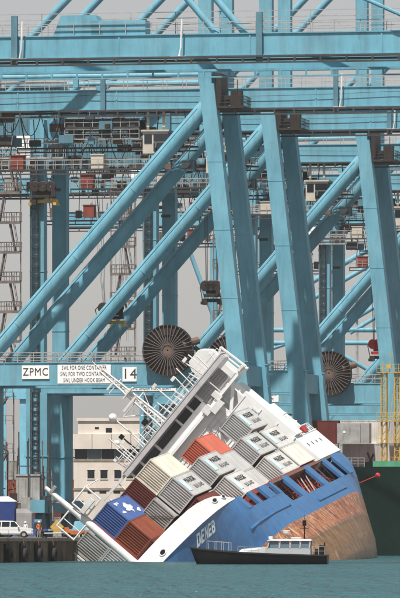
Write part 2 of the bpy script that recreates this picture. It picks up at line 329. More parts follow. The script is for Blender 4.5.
    mb = MB(); mb.rail([(-39,-2.35,47.2),(-30.3,-2.35,47.2)],1.15,1.0,.045); mb.rail([(-39,-1.1,47.2),(-30.3,-1.1,47.2)],1.15,1.0,.045); mb.build('handrail', M['galv'], pf)
    mb = MB(); mb.box(-36.3,-34.6,-2.2,-1.4,47.2,49.9); mb.bar((-36.0,-2.24,49.6),(-35.5,-2.24,48.6),.1,.05,(0,1,0)); mb.bar((-34.9,-2.24,49.6),(-35.4,-2.24,48.6),.1,.05,(0,1,0)); mb.build('cabinet', M['plate'], pf)
    mb = MB()                                   # steep ladders between landings on the near land leg
    for k in range(7):
        z0, z1 = 20.8+k*3.7, 20.8+(k+1)*3.7; xa, xb = (-38.6,-37.9) if k%2 else (-36.6,-37.3); yy = -1.6
        for o in (-.35,.35): mb.bar((xa,yy+o,z0),(xb,yy+o,z1),.07,.16); mb.tube((xa+.35,yy+o,z0+.6),(xb+.35,yy+o,z1+.9),.045,4)
        for t in range(1,14): f = t/14; mb.cbox((xa+(xb-xa)*f,yy,z0+(z1-z0)*f),(.22,.7,.06))
        mb.box(-39.2,-35.9,yy-.6,yy+.6,z1-.1,z1); mb.box(-39.2,-35.9,yy-.62,yy-.5,z1-.35,z1-.1)
        mb.rail([(-39.2,yy-.6,z1),(-35.9,yy-.6,z1)],1.1,.65,.05,2); mb.rail([(-39.2,yy+.6,z1),(-35.9,yy+.6,z1)],1.1,.65,.05,2)
    for x in (-39.2,-35.9): mb.tube((x,-1.6,20.6),(x,-1.6,47),.07,5)
    mb.build('stair_tower', M['stair'], c)
    mb = MB()                                   # elevator rack mast in front of the near land leg
    for x in (-34.55,-33.75):
        for y in (-2.0,-1.3): mb.tube((x,y,.6),(x,y,47),.07,5)
    for i in range(35): z = 4.8+i*1.2; mb.box(-34.55,-33.75,-2.05,-1.95,z,z+.07); mb.bar((-34.55,-2,z),(-33.75,-2,z+1.2),.05,.05,(0,1,0)); mb.box(-34.55,-33.75,-1.3,-1.0,z,z+.1)
    mb.build('elevator_mast', M['steel_dark'], c)
    mb = MB()                                   # lower stairs and lift cage by the land leg
    for k in range(4):
        z0, z1 = 3.5+k*3.5, 3.5+(k+1)*3.5; xa, xb = (-39.8,-37.6) if k%2 else (-37.6,-39.8)
        for o in (-.4,.4): mb.bar((xa,-1.6+o,z0),(xb,-1.6+o,z1),.06,.22); mb.tube((xa,-1.6+o,z0+1),(xb,-1.6+o,z1+1),.04,4)
        for t in range(1,11): f = t/11; mb.cbox((xa+(xb-xa)*f,-1.6,z0+(z1-z0)*f),(.26,.8,.04))
        mb.box(min(xb,xb+(1 if xb>-38 else -1)),max(xb,xb+(1 if xb>-38 else -1)),-2.1,-1.1,z1-.06,z1); mb.rail([(-40.6,-2.1,z1),(-36.8,-2.1,z1)],1.1,.9,.04)
    for x in (-40.6,-36.8): mb.tube((x,-1.6,0.4),(x,-1.6,18),.08,5)
    mb.build('lower_stairs', M['stair'], c)
    mb = MB(); mb.box(-36.2,-33.2,-2.9,-1.4,4.2,7.6); mb.box(-36.3,-33.1,-3.0,-1.35,7.6,7.8)
    for i in range(7): mb.box(-36.1+i*.45,-35.9+i*.45,-2.96,-2.9,4.5,7.3)
    mb.build('lift_cage', M['galv'], c)
    for z, x0, x1, y0 in ((46.4,-31,-9,9.6),(43.2,-52,-36.5,9.6),(43.4,-31.5,-12,2.6)):
        mb = MB(); mb.box(x0,x1,y0,y0+1.1,z,z+.16); mb.box(x0,x1,y0+.02,y0+.1,z-.5,z-.34)
        for k in range(int((x1-x0)/2.2)): mb.box(x0+k*2.2,x0+k*2.2+.12,y0+.02,y0+.1,z-.36,z); 
        for x in (x0+1,(x0+x1)/2,x1-1): mb.bar((x,y0+.5,z),(x,6.5,50.8),.12,.12)
        wk = mb.build('service_walkway', M['steel_dark'], c)
        mb = MB(); mb.rail([(x0,y0,z+.16),(x1,y0,z+.16)],1.1,1.1,.04,2); mb.rail([(x0,y0+1.1,z+.16),(x1,y0+1.1,z+.16)],1.1,1.1,.04,2); mb.build('handrail', M['galv'], wk)
    rg = random.Random(11)
    for mt, cnt in (('ruststeel',16),('galv',12),('steel_dark',18),('crane_dark',10)):
        mb = MB()
        for k in range(cnt):
            x = rg.uniform(-50,-9); z = rg.choice((43.4,46.4,46.6,48.2,49.3)); w, h = rg.uniform(.4,1.8), rg.uniform(.3,1.3); y = rg.uniform(2.8,10.4)
            mb.cbox((x,y,z+h/2+.1),(w,.7,h))
            if k%2: mb.tube((x,y,z),(x+rg.uniform(-.6,.6),y,min(50.4,z+rg.uniform(2,4))),.06,5)
        tag(mb.build('winch_gear', M[mt], c), kind='stuff')
    for x, z, m in ((-30.2,43.6,'redoxide'),(-20.5,43.6,'beige2'),(-45,43.4,'redoxide'),(-40,43.4,'galv'),(-36.9,46.6,'beige2')):
        mb = MB(); mb.box(x,x+1.5,2.9,4.2,z,z+1.6); mb.box(x-.1,x+1.6,2.8,4.3,z+1.6,z+1.7); mb.build('control_cabinet', M[m], c)
    # --- platform at the head of the near sea leg
    mb = MB(); mb.box(-4.6,-1.4,-1.1,3.8,50.25,50.55); mb.box(-4.75,-4.2,-.6,3.6,50.5,54.4); mb.cbox((-2.9,2.6,51.6),(1.3,1.2,1.9)); mb.bar((-4.4,-.9,50.3),(-1.6,-.9,50.3),.1,.5); hp = mb.build('head_platform', M['soot'], c)
    mb = MB(); mb.rail([(-4.4,-1.05,50.55),(-1.4,-1.05,50.55),(-1.4,3.6,50.55)],1.15,.75,.045,3); mb.cbox((-3.4,-.6,51.2),(.6,.4,1.1)); mb.path([(-2.2,-.8,50.6),(-2.2,-.8,53.6)],.05); mb.build('handrail', M['soot'], hp)
    for mt, cnt in (('steel_dark',16),('stair',14),('soot',10),('galv',6)):
        mb = MB()
        for k in range(cnt):
            x = rg.uniform(-44,-32); z = rg.uniform(.2,9)**1.0; w, h = rg.uniform(.3,1.5), rg.uniform(.4,1.8); y = rg.uniform(-3.4,-2.2) if x > -37 else rg.uniform(-3.4,4)
            if z > 4: mb.tube((x,y,rg.uniform(.3,3)),(x+rg.uniform(-.2,.2),y,z+rg.uniform(2,8)),.08,5); mb.bar((x-1,y,z),(x+1,y,z+rg.uniform(-.4,.4)),.08,.12)
            else: mb.cbox((x,y,z+h/2),(w,.8,h))
        tag(mb.build('quay_gear', M[mt], c), kind='stuff')
    # --- cable reel on the near portal beam
    rc = (-10.2,-2.0,21.9); mb = MB()
    mb.lathe([(.1,-.42),(.62,-.42),(.72,-.3),(.72,.3),(.62,.42),(.1,.42)], 20, 'y', rc); reel = mb.build('cable_reel', M['ruststeel'], c, True)
    for yy, r_ in ((-.36,2.98),(.36,2.98),(-.36,1.85)):
        mb = MB(); n = 40
        for i in range(n):
            a0, a1 = 2*math.pi*i/n, 2*math.pi*(i+1)/n
            mb.bar((rc[0]+r_*math.cos(a0),rc[1]+yy,rc[2]+r_*math.sin(a0)),(rc[0]+r_*math.cos(a1),rc[1]+yy,rc[2]+r_*math.sin(a1)),.1,.14,(0,1,0))
        mb.build('rim', M['soot'], reel)
    mb = MB(); mb.bar((0,0,.6),(0,0,3.0),.075,.2,(0,1,0)); sp = mb.mesh('spoke', M['spoke'])
    for i in range(36):
        o = link('spoke', sp, reel); o.location = (rc[0],rc[1]-.40,rc[2]); o.rotation_euler = (0,2*math.pi*i/36,0)
    mb = MB(); mb.lathe([(.7,-.28),(2.92,-.28),(2.92,.28),(.7,.28)], 40, 'y', rc); mb.build('wound_cable', M['soot'], reel, True)
    mb = MB(); mb.tube((rc[0]+1.7,-2.2,rc[2]+.6),(rc[0]+3.4,-1.0,rc[2]+1.2),.45,10); mb.bar((rc[0],-1.5,rc[2]),(rc[0],-.4,20.5),.5,.5); mb.box(rc[0]-.5,rc[0]+.5,-1.5,.2,19.8,20.9); mb.build('bracket', M['ruststeel'], reel)
    for ch_ in c.children:
        if ch_.name.split('.')[0] in ('land_leg','platform','stair_tower','elevator_mast','lower_stairs','lift_cage'): ch_.location.x = -1.0
    # --- lettering plates on the near portal beam
    def plate(x0, x1, z0, z1, lines, size, sx, bold):
        mb = MB(); mb.box(x0,x1,-.98,-.92,z0,z1); p = mb.build('sign_plate', M['plate'], c)
        for k, s in enumerate(lines):
            o = link('lettering', text_mesh(s, size, M['ink'], bold, sx), p)
            o.rotation_euler = (R(90),0,0); o.location = ((x0+x1)/2, -.995, z1-(z1-z0)*(k+.5)/len(lines))
    plate(-28.0,-24.7,18.65,20.25,['ZPMC'],1.3,.84,.02)
    plate(-23.7,-17.3,18.1,20.3,['SWL FOR ONE CONTAINER','SWL FOR TWO CONTAINERS','SWL UNDER HOOK BEAM'],.70,.56,.01)
    return c
crane1 = make_crane()
def place_crane(o, near_px, D, label, zs=1.0):
    """near_px = photo column of the near sea leg's foot"""
    X = (near_px-200)/F*D
    o.matrix_world = Matrix.Translation((X, D, QZ)) @ Matrix.Rotation(-QY, 4, 'Z') @ Matrix.Diagonal((1,1,zs,1))
    tag(o, label, 'crane', 'blue container cranes along the quay'); return o
crane_specs = [(315,770,'blue quay crane second from the left, legs rising right of the number 14 crane'),
               (407,835,'blue quay crane with the rightmost cable reel and legs at the right edge'),
               (488,903,'distant blue quay crane whose landside leg stands between the two middle crane legs'),
               (540,1000,'farthest blue quay crane, landside legs seen beside the light mast')]
cranes = [place_crane(copy_tree(crane1, None, () if i == 0 else ('lower_stairs','lift_cage','quay_gear')+(('sign_plate',) if i > 1 else ())), *s) for i, s in enumerate(crane_specs)]
rr = random.Random(5); mb = MB()
for k in range(16): x = rr.uniform(-41.5,-35.5); mb.tube((x,rr.uniform(3,9),50.5),(x+rr.uniform(-.15,.15),rr.uniform(3,9),rr.uniform(24,32)),.035,4)
tag(mb.build('hoist_rope', M['galv'], cranes[1]), kind='stuff')
place_crane(crane1, 257, 730, 'blue quay crane with number 14 plate and large cable reel above the wreck')
mb = MB(); mb.box(-15.9,-14.2,-.98,-.92,18.3,20.0); p14 = mb.build('sign_plate', M['plate'], crane1)
o = link('lettering', text_mesh('14', 1.7, M['ink'], .04, 1.0), p14); o.rotation_euler = (R(90),0,0); o.location = (-15.05,-.995,19.15)
# nearest crane: its legs stand left of the frame, the boom crosses the top of the picture
c0 = copy_tree(crane1, None, ('cable_reel','sign_plate','stair_tower','elevator_mast','lower_stairs','lift_cage','trolley','operator_cab','machinery_house','festoon_cable','rope','service_walkway','winch_gear','control_cabinet','head_platform'))
place_crane(c0, -90, 560, 'nearest blue crane, only its long boom crosses the top of the picture', .856)
mb = MB(); mb.box(-60,64,12.2,14.4,49.9,52.9); mb.box(-60,64,11.4,12.2,49.6,49.85); mb.box(-60,64,11.4,11.55,48.95,49.1)
for i in range(52): x = -58+i*2.36; mb.box(x,x+.16,11.4,11.55,49.1,49.6)
mb.build('rear_girder', M['crane'], c0)
mb = MB(); mb.box(15.5,20.5,5.4,7.6,53.0,54.6); mb.hexa([(12,5.4,53.07),(16.6,5.4,53.07),(16.6,7.6,53.07),(12,7.6,53.07),(12.7,5.4,55.2),(15.9,5.4,55.2),(15.9,7.6,55.2),(12.7,7.6,55.2)]); mb.build('boom_bracket', M['crane'], c0)
for dx in (0,2.3):
    mb = MB(); mb.tube((27+dx,6.0+dx,53.0),(19+dx,6.0+dx,64),.34,12); mb.build('boom_stay', M['crane'], c0, True)
mb = MB(); mb.rail([(-60,8.4,53.07),(64,8.4,53.07)],2.6,4.2,.05,4); mb.build('guard_rail', M['galv'], c0)

# ------------------------------------------------------------------ spreaders hanging from the cranes
def make_spreader(px, py, D, label, w=3.4, topcol='soot', beam='yellow', rope_to=None, fan=1.4):
    P = at(px, py, D); s = empty('container_spreader', P, -QY, label, 'spreader', 'spreaders hanging under the cranes')
    mb = MB(); mb.cbox((0,0,.55),(w*.85,1.6,.35)); mb.cbox((0,0,1.25),(w*.6,1.2,.9))
    mb.build('headblock', M[topcol], s)
    for x in (-w*.3,0,w*.3):
        mb = MB(); mb.lathe([(.1,-.2),(.62,-.2),(.7,-.12),(.6,0),(.7,.12),(.62,.2),(.1,.2)],14,'y',(x,-.7,1.75)); mb.build('sheave', M[topcol], s, True)
    mb = MB(); mb.cbox((0,0,-.05),(w*1.05,1.0,.42)); mb.cbox((-w*.48,0,-.4),(.4,2.2,.35)); mb.cbox((w*.48,0,-.4),(.4,2.2,.35)); mb.build('spreader_beam', M[beam], s)
    mb = MB(); mb.cbox((w*.2,-1.0,.5),(.5,.3,.4)); mb.cbox((-w*.35,-.9,-.2),(.7,.4,.7)); mb.cbox((w*.42,-.9,.9),(.5,.3,.9)); mb.path([(-w*.5,-.8,.2),(-w*.62,-.8,1.5),(-w*.4,-.8,2.2)],.06); tag(mb.build('gear_box', M['soot'], s), kind='stuff')
    mb = MB()
    for x in (-w*.3,w*.3):
        for y in (-.5,-.2,.2,.5): mb.tube((x,y,1.8),(x*fan+y*(.4 if fan<2 else 1.6),y*2,rope_to),.028,4)
    tag(mb.build('hoist_rope', M['steel_dark'], s), kind='stuff')
make_spreader(44,201,775,'dark spreader with orange lamp hanging at the upper left by the land leg',3.3,'soot','yellow',5.5)
make_spreader(112,322,777,'dark spreader with yellow beam hanging above the three-line sign plate',3.2,'soot','yellow',24,2.6)
make_spreader(212,300,780,'small dark spreader hanging just left of the middle crane leg',2.2,'soot','steel_dark',24)
make_spreader(379,357,850,'red spreader hanging at the right edge beside the last crane leg',2.3,'red','steel_dark',18)

# ================================================================== THE HEELED SHIP
def ship_basis(psi, tau, th):
    psi, tau, th = R(psi), R(tau), R(th)
    a = Vector((math.sin(psi)*math.cos(tau), math.cos(psi)*math.cos(tau), math.sin(tau)))
    p0 = Vector((math.cos(psi), -math.sin(psi), 0)); u0 = p0.cross(a)
    p = p0*math.cos(th)+u0*math.sin(th); u = u0*math.cos(th)-p0*math.sin(th)
    return p, a, u
bp_, ba_, bu_ = ship_basis(8.5, 4.0, 50.0)          # heel 50 degrees on to the quay, 4 degrees down by the bow
SHIP = Matrix(((bp_.x,ba_.x,bu_.x,-4.057),(bp_.y,ba_.y,bu_.y,605.945),(bp_.z,ba_.z,bu_.z,-3.136),(0,0,0,1)))
ship = empty('container_ship', (0,0,0), 0, 'capsized blue and white container ship leaning over against the quay', 'ship'); ship.matrix_world = SHIP
# hull material: blue topsides, weathered red-brown antifouling below the boot top
hm = bpy.data.materials.new('ship_hull_paint'); hm.use_nodes = True; nt = hm.node_tree; b = nt.nodes['Principled BSDF']; L = nt.links.new
tc = nd(nt,'ShaderNodeTexCoord'); sx = nd(nt,'ShaderNodeSeparateXYZ'); L(tc.outputs['Object'], sx.inputs[0])
nE = nd(nt,'ShaderNodeTexNoise', Scale=.9, Detail=5.0); L(tc.outputs['Object'], nE.inputs['Vector'])
def mr(src, a, b_, c=0., d=1.):
    n = nd(nt,'ShaderNodeMapRange'); n.inputs[1].default_value=a; n.inputs[2].default_value=b_; n.inputs[3].default_value=c; n.inputs[4].default_value=d; L(src, n.inputs[0]); return n.outputs[0]
def mixc(f, A, B):
    n = nd(nt,'ShaderNodeMix', data_type='RGBA')
    if isinstance(f, float): n.inputs[0].default_value = f
    else: L(f, n.inputs[0])
    for s, v in ((6,A),(7,B)):
        if isinstance(v, tuple): n.inputs[s].default_value = (*v,1)
        else: L(v, n.inputs[s])
    return n.outputs[2]
zz = nd(nt,'ShaderNodeMath', operation='MULTIPLY_ADD'); L(nE.outputs[0], zz.inputs[0]); zz.inputs[1].default_value = .16; L(sx.outputs[2], zz.inputs[2])
mpA = nd(nt,'ShaderNodeMapping'); mpA.inputs['Scale'].default_value = (1.1,.5,.26); L(tc.outputs['Object'], mpA.inputs[0])
nA = nd(nt,'ShaderNodeTexNoise', Scale=2.0, Detail=8.0, Roughness=.7); L(mpA.outputs[0], nA.inputs['Vector'])
mpB = nd(nt,'ShaderNodeMapping'); mpB.inputs['Scale'].default_value = (.5,.3,.16); L(tc.outputs['Object'], mpB.inputs[0])
nB = nd(nt,'ShaderNodeTexNoise', Scale=1.6, Detail=6.0, Roughness=.65); L(mpB.outputs[0], nB.inputs['Vector'])
red = mixc(mr(nA.outputs[0],.40,.62), (.22,.055,.014), (.44,.19,.08))
red = mixc(mr(nB.outputs[0],.5,.72), red, (.11,.03,.012))
nC = nd(nt,'ShaderNodeTexNoise', Scale=3.5, Detail=4.0); L(mpA.outputs[0], nC.inputs['Vector'])
red = mixc(mr(nC.outputs[0],.57,.64,0.,.75), red, (.56,.42,.31))
lo = mr(zz.outputs[0], -5.8, -6.5); grn = mixc(mr(nA.outputs[0],.3,.7), (.07,.042,.010), (.23,.125,.035))
red = mixc(lo, red, mixc(.85, red, grn))
bandm = nd(nt,'ShaderNodeMath', operation='MULTIPLY'); L(mr(zz.outputs[0],-6.5,-6.1), bandm.inputs[0]); L(mr(zz.outputs[0],-5.5,-5.95), bandm.inputs[1])
red = mixc(mr(bandm.outputs[0],0,1,0,.75), red, (.09,.06,.02))
blue = mixc(mr(nE.outputs[0],.35,.65), (.030,.112,.265), (.044,.152,.335))
blue = mixc(mr(nB.outputs[0],.55,.75,0.,.35), blue, (.10,.15,.25))
brk = nd(nt,'ShaderNodeTexBrick'); cmb = nd(nt,'ShaderNodeCombineXYZ'); L(sx.outputs[1], cmb.inputs[0]); L(sx.outputs[2], cmb.inputs[1]); L(cmb.outputs[0], brk.inputs['Vector'])
brk.inputs['Scale'].default_value = 1.0; brk.inputs['Brick Width'].default_value = 9.0; brk.inputs['Row Height'].default_value = 1.9; brk.inputs['Mortar Size'].default_value = .035; brk.inputs['Mortar Smooth'].default_value = .4; brk.offset = .5
brk.inputs['Color1'].default_value = (0,0,0,1); brk.inputs['Color2'].default_value = (.35,.35,.35,1); brk.inputs['Mortar'].default_value = (1,1,1,1)
nD = nd(nt,'ShaderNodeTexNoise', Scale=.55, Detail=9.0, Roughness=.75); L(tc.outputs['Object'], nD.inputs['Vector'])
red = mixc(mr(nD.outputs[0],.55,.62,0.,.7), red, (.44,.29,.19)); red = mixc(mr(nD.outputs[0],.44,.38,0.,.75), red, (.10,.026,.010))
red = mixc(mr(brk.outputs[0],.5,1.,0.,.5), red, (.07,.025,.012)); blue = mixc(mr(brk.outputs[0],.5,1.,0.,.3), blue, (.02,.06,.14)); blue = mixc(mr(brk.outputs[0],.0,.4,0.,.14), blue, (.10,.2,.36))
blue = mixc(mr(nC.outputs[0],.66,.74,0.,.35), blue, (.16,.09,.06))
col = mixc(mr(zz.outputs[0], -3.3, -3.36), blue, red); L(col, b.inputs['Base Color']); b.inputs['Roughness'].default_value = .42; b.inputs['Specular IOR Level'].default_value = .3
bpn = nd(nt,'ShaderNodeBump', Strength=.35, Distance=.08); L(nB.outputs[0], bpn.inputs['Height']); L(bpn.outputs[0], b.inputs['Normal'])
SA = [0,1.5,3,6,10,15,20,25,35,60,85,93,100,106,111]
HT = {1.9:[.3,2.0,3.2,4.9,6.6,7.8,8.4,8.6,8.6,8.6,8.6,8.6,8.6,8.5,8.3],
      .2:[.15,1.0,1.8,3.2,4.8,6.3,7.6,8.55,8.6,8.6,8.6,8.6,8.6,8.45,8.2],
      -1.2:[.1,.4,.9,1.8,3.2,4.9,6.8,8.2,8.6,8.6,8.6,8.6,8.5,8.2,7.5],
      -3.5:[.1,.2,.4,.6,1.2,2.7,4.9,7.2,8.6,8.6,8.55,8.3,7.4,6.6,5.9],
      -6:[.1,.2,.3,.5,1.0,2.2,4.2,6.6,8.5,8.55,7.8,6.8,5.7,5.0,4.2],
      -8:[.1,.2,.3,.4,.9,2.0,3.9,6.2,8.2,8.3,6.7,5.8,4.5,3.7,2.8],
      -9.6:[.1,.2,.4,.8,1.6,3.1,4.7,6.2,7.6,7.6,5.4,4.5,2.8,1.9,1.2],
      -10.4:[.08,.1,.2,.4,.9,2.0,3.4,4.9,6.5,6.3,4.1,3.1,1.6,.9,.3]}
def lerp_tab(xs, ys, x):
    if x <= xs[0]: return ys[0]
    for i in range(len(xs)-1):
        if x <= xs[i+1]: t = (x-xs[i])/(xs[i+1]-xs[i]); return ys[i]+(ys[i+1]-ys[i])*t
    return ys[-1]
UL = sorted(HT, reverse=True)
def hb(a, u):
    rows = [(uu, lerp_tab(SA, HT[uu], a)) for uu in UL]
    return lerp_tab([r_[0] for r_ in rows][::-1], [r_[1] for r_ in rows][::-1], u)
def rail_u(a): return 1.9 if a < 25.5 or a > 102.5 else (.2 if a < 51 else -1.2)
AS = [0,.7,1.5,3,4.5,6,8,10,12.5,15,17.5,20,22.5,25.4,25.6,30,35,42,50.9,51.1,56,65,75,85,89,93,96.5,100,102.4,102.6,106,108.5,111]
NS = 22; mb = MB(); vs = []; fs = []
for a in AS:
    ru = rail_u(a); us = [ru+(-10.4-ru)*(k/(NS-1))**1.05 for k in range(NS)]
    row = [(hb(a,u),a,u) for u in us]; vs += row+[(-x,y,z) for x,y,z in reversed(row)]
W = 2*NS
for i in range(len(AS)-1):
    for k in range(W-1): fs.append((i*W+k, i*W+k+1, (i+1)*W+k+1, (i+1)*W+k))
n0 = (len(AS)-1)*W; fs.append(tuple(range(n0, n0+W)))
mb.add(vs, fs); hull = mb.build('hull', hm, ship, True)
# deck, coaming, hatch covers
mb = MB()
for a0, a1 in zip(AS[13:], AS[14:]):
    if a0 >= 102.5: break
    u = -1.35 if a0 > 51 else .05
    mb.add([(-hb(a0,u)+.05,a0,u),(hb(a0,u)-.05,a0,u),(hb(a1,u)-.05,a1,u),(-hb(a1,u)+.05,a1,u)], [(0,1,2,3)])
mb.build('deck', M['redoxide'], ship)
mb = MB(); vs = [(hb(a,1.5)-.06,a,1.5) for a in AS[:14]]; vs += [(-x,y,z) for x,y,z in reversed(vs)]; mb.add(vs, [tuple(range(len(vs)))]); mb.build('forecastle_deck', M['redoxide'], ship)
mb = MB(); mb.box(-6.9,6.9,27,92,-1.34,1.6)
for a in range(29,92,3): mb.box(6.9,7.25,a,a+.15,-1.3,1.5)
mb.build('coaming', M['redoxide'], ship)
for i in range(6):
    a0 = 15.6+12.5*i; w = (4.2,6.4,8.0,8.25,8.25,8.25)[i]
    mb = MB(); mb.box(-w,w,a0,a0+12.2,1.62,2.2)
    for x in range(int(-w)+1,int(w),3): mb.box(x-.1,x+.1,a0-.04,a0+12.24,1.55,1.62)
    mb.build('hatch_cover', M['redoxide'], ship)
mb = MB()                                      # blue shell plates between the side openings
for a0, a1, u0 in ((25.6,28.0,.2),(33.5,36.0,.2),(41.5,46.5,.2),(49.5,51,.2)):
    [(lambda q: (q.box(min(8.3*k_,8.6*k_),max(8.3*k_,8.6*k_),a0,a1,u0-.05,1.9), q.build('side_plate', hm, ship)))(MB()) for k_ in (1,-1)]
for a0, a1 in ((59.2,63.4),(77.4,81.2),(92.0,95.0),(99.8,102.6)):
    [(lambda q: (q.box(min(8.3*k_,8.6*k_),max(8.3*k_,8.6*k_),a0,a1,-1.25,1.9), q.build('side_plate', hm, ship)))(MB()) for k_ in (1,-1)]
mb = MB(); mb.box(8.36,8.56,51,102.5,1.6,1.88); mb.build('top_rail', M['ruststeel'], ship); mb = MB(); mb.box(-8.56,-8.36,51,102.5,1.6,1.88); mb.build('top_rail', M['ruststeel'], ship)
mb = MB()                                      # pipes, lashing bars and ladders behind the openings
for k in range(34):
    a = random.uniform(26,100); mb.bar((random.uniform(7.3,8.0),a,-1.3),(random.uniform(7.2,8.2),a+random.uniform(-5,5),1.5),.09,.09,(0,1,0.2))
for u in (-.6,.1,.8): mb.tube((7.4,52,u),(7.4,92,u),.08,5)
tag(mb.build('lashing_bars', M['lash'], ship), kind='stuff')
mb = MB()
for k in range(12):
    a = 53+k*3.7; mb.bar((7.6,a,-1.2),(8.1,a+random.uniform(-3,3),1.7),.12,.12,(0,1,.2))
tag(mb.build('lashing_frames', M['galv'], ship), kind='stuff')
# rubbing strakes
for a0, a1, u in ((22.8,47,-1.45),(64,88,-2.5)):
    mb = MB(); n = 8
    for k in range(n):
        x0 = a0+(a1-a0)*k/n; x1 = a0+(a1-a0)*(k+1)/n
        mb.hexa([(hb(x0,u)-.1,x0,u-.16),(hb(x0,u)+.13,x0,u-.13),(hb(x1,u)+.13,x1,u-.13),(hb(x1,u)-.1,x1,u-.16),(hb(x0,u)-.1,x0,u+.16),(hb(x0,u)+.13,x0,u+.13),(hb(x1,u)+.13,x1,u+.13),(hb(x1,u)-.1,x1,u+.16)])
    mb.build('rubbing_strake', hm, ship)
# white forecastle bulwark
BA = [0,.7,1.5,3,4.5,6,8,10,12.5,15,17.5,19.8,24.2]; BT = [3.65,3.67,3.68,3.7,3.72,3.73,3.73,3.7,3.63,3.4,3.2,2.8,1.93]
for s in (1,-1):
    mb = MB(); vs = []
    for a, t in zip(BA, BT):
        fl = .10*(t-1.9)
        for off, u in ((.03,1.78),(.03+fl,t),(-.12+fl,t),(-.12,1.78)): vs.append((s*(hb(a,1.9)+off),a,u))
    n = len(BA); mb.add(vs, [(i*4+k,i*4+(k+1)%4,(i+1)*4+(k+1)%4,(i+1)*4+k) for i in range(n-1) for k in range(4)]+[(0,1,2,3),tuple(range(n*4-4,n*4))])
    mb.build('bulwark', M['white'], ship)
def fairlead(a, u, w, h):
    mb = MB(); p = hb(a,1.9)+.10*(u-1.9)+.03; t = Vector((hb(a+.5,1.9)-hb(a-.5,1.9),1,0)).normalized(); nrm = Vector((t.y,-t.x,0))
    c = Vector((p,a,u)); up = Vector((.1,0,1)).normalized(); n = 14
    ring = lambda r_, o: [c+t*(w*r_*math.cos(2*math.pi*i/n))+up*(h*r_*math.sin(2*math.pi*i/n))+nrm*o for i in range(n)]
    A = ring(1.25,.0); B = ring(1.25,.1); Cc = ring(.95,.1); Dd = ring(.95,-.05)
    mb.add(A+B+Cc+Dd, [(k*n+i,k*n+(i+1)%n,(k+1)*n+(i+1)%n,(k+1)*n+i) for k in range(3) for i in range(n)])
    f = mb.build('fairlead', M['white'], ship); mb = MB(); mb.add(ring(.97,.04), [tuple(range(n))]); mb.build('opening', M['black'], f)
fairlead(2.6,2.45,.45,.24); fairlead(16.8,2.75,.9,.22); fairlead(20.2,2.55,.7,.2)
# ship's name on the bow flare
t_ = .24                                        # block capitals as strokes on a unit cell
GL = {'D':[(0,0,t_,1),(t_,0,.78,.2),(t_,.8,.78,1),(.72,.12,.97,.88)],'E':[(0,0,t_,1),(t_,0,.9,.2),(t_,.4,.8,.6),(t_,.8,.9,1)],
      'N':[(0,0,t_,1),(.74,0,.98,1),'diag'],'B':[(0,0,t_,1),(t_,0,.8,.2),(t_,.41,.8,.59),(t_,.8,.8,1),(.74,.1,.97,.47),(.74,.53,.97,.9)]}
white_l = paint('white_lettering', (.80,.80,.78), .5, .05, 1, .12, (.4,.4,.4), 2.0)
for k_, ch_ in enumerate('DENEB'):
    mb = MB(); a0 = 8.75+k_*1.08
    def sp_(x, y, o): a = a0+x*.86; u = .50+y*.92; return (hb(a,u)+o, a, u)
    for g_i, g_ in enumerate(GL[ch_]):
        quad = [(0.0,1),(.26,1),(.98,0),(.72,0)] if g_ == 'diag' else [(g_[0],g_[1]),(g_[2],g_[1]),(g_[2],g_[3]),(g_[0],g_[3])]
        mb.hexa([sp_(x,y,-.05) for x,y in quad]+[sp_(x,y,.03+.002*g_i) for x,y in quad])
    mb.build('name_letter', white_l, ship)
# foremast with cross-tree frames
mb = MB(); mb.tube((0,5,1.5),(-.05,6,11.3),.42,12,.38); mb.tube((-.05,6,11.3),(-.12,6.1,15.7),.34,12,.22); fm = mb.build('foremast', M['white'], ship, True)
mb = MB(); mb.box(.36,.42,5.85,5.95,2.0,12.8); mb.build('ladder_rail', M['red'], fm)
mb = MB(); P0 = [(.5,5.6,12.6),(2.6,5.6,12.6),(2.6,5.6,10.7),(.5,5.6,10.7)]
mb.path(P0+[P0[0]],.09); mb.path([(-.3,5.6,12.4),(-2.2,5.6,12.4),(-2.2,5.6,10.2),(-.3,5.6,10.2)],.09); mb.path([(2.6,5.6,12.6),(4.0,5.9,12.1)],.05)
mb.path([(-2.2,5.6,11.3),(-3.6,5.6,12.9)],.05); mb.path([(1.2,5.6,10.7),(1.2,5.6,12.6)],.05); mb.path([(-1.2,5.6,10.2),(-1.2,5.6,12.4)],.05)
mb.cbox((1.3,5.6,11.3),(1.7,.9,.5)); mb.build('crosstree', M['white'], fm)
mb = MB(); mb.path([(-.12,6.1,15.7),(.5,6.1,16.2)],.07); mb.cbox((.3,6,15.0),(.7,.4,.3)); mb.build('mast_lamp', M['galv'], fm)

# --- deckhouse
ws = M['white_s']
mb = MB(); mb.box(-8.5,8.52,92.6,110.5,1.95,5.6); mb.box(-8.55,8.58,92.5,110.6,5.6,5.72); dh = mb.build('lower_deckhouse', ws, ship)
for a in (95.5,99,102.5,106): mb = MB(); mb.tube((8.5,a,4.2),(8.57,a,4.2),.25,12); mb.build('porthole', M['glass'], dh)
mb = MB(); mb.box(-8.4,8.45,93,99,5.72,13.0); mb.box(-8.4,6.0,93,99,13.0,15.0)
for u in (8.2,10.6,13.0): mb.box(-8.46,8.5,92.94,99.06,u-.06,u+.06)
up_ = mb.build('upper_deckhouse', ws, ship)
mb = MB(); mb.bar((6.05,93.2,13.1),(8.9,93.2,15.05),.35,.45,(0,1,0)); mb.bar((8.65,93.2,6.0),(8.75,93.2,14.7),.5,.3,(0,1,0)); mb.box(8.45,8.9,93,98,5.8,14.6); mb.build('wing_bracket', ws, up_)
mb = MB(); mb.box(-10.4,10.6,92.4,97.5,15.0,15.3); wingd = mb.build('bridge_deck', ws, ship)
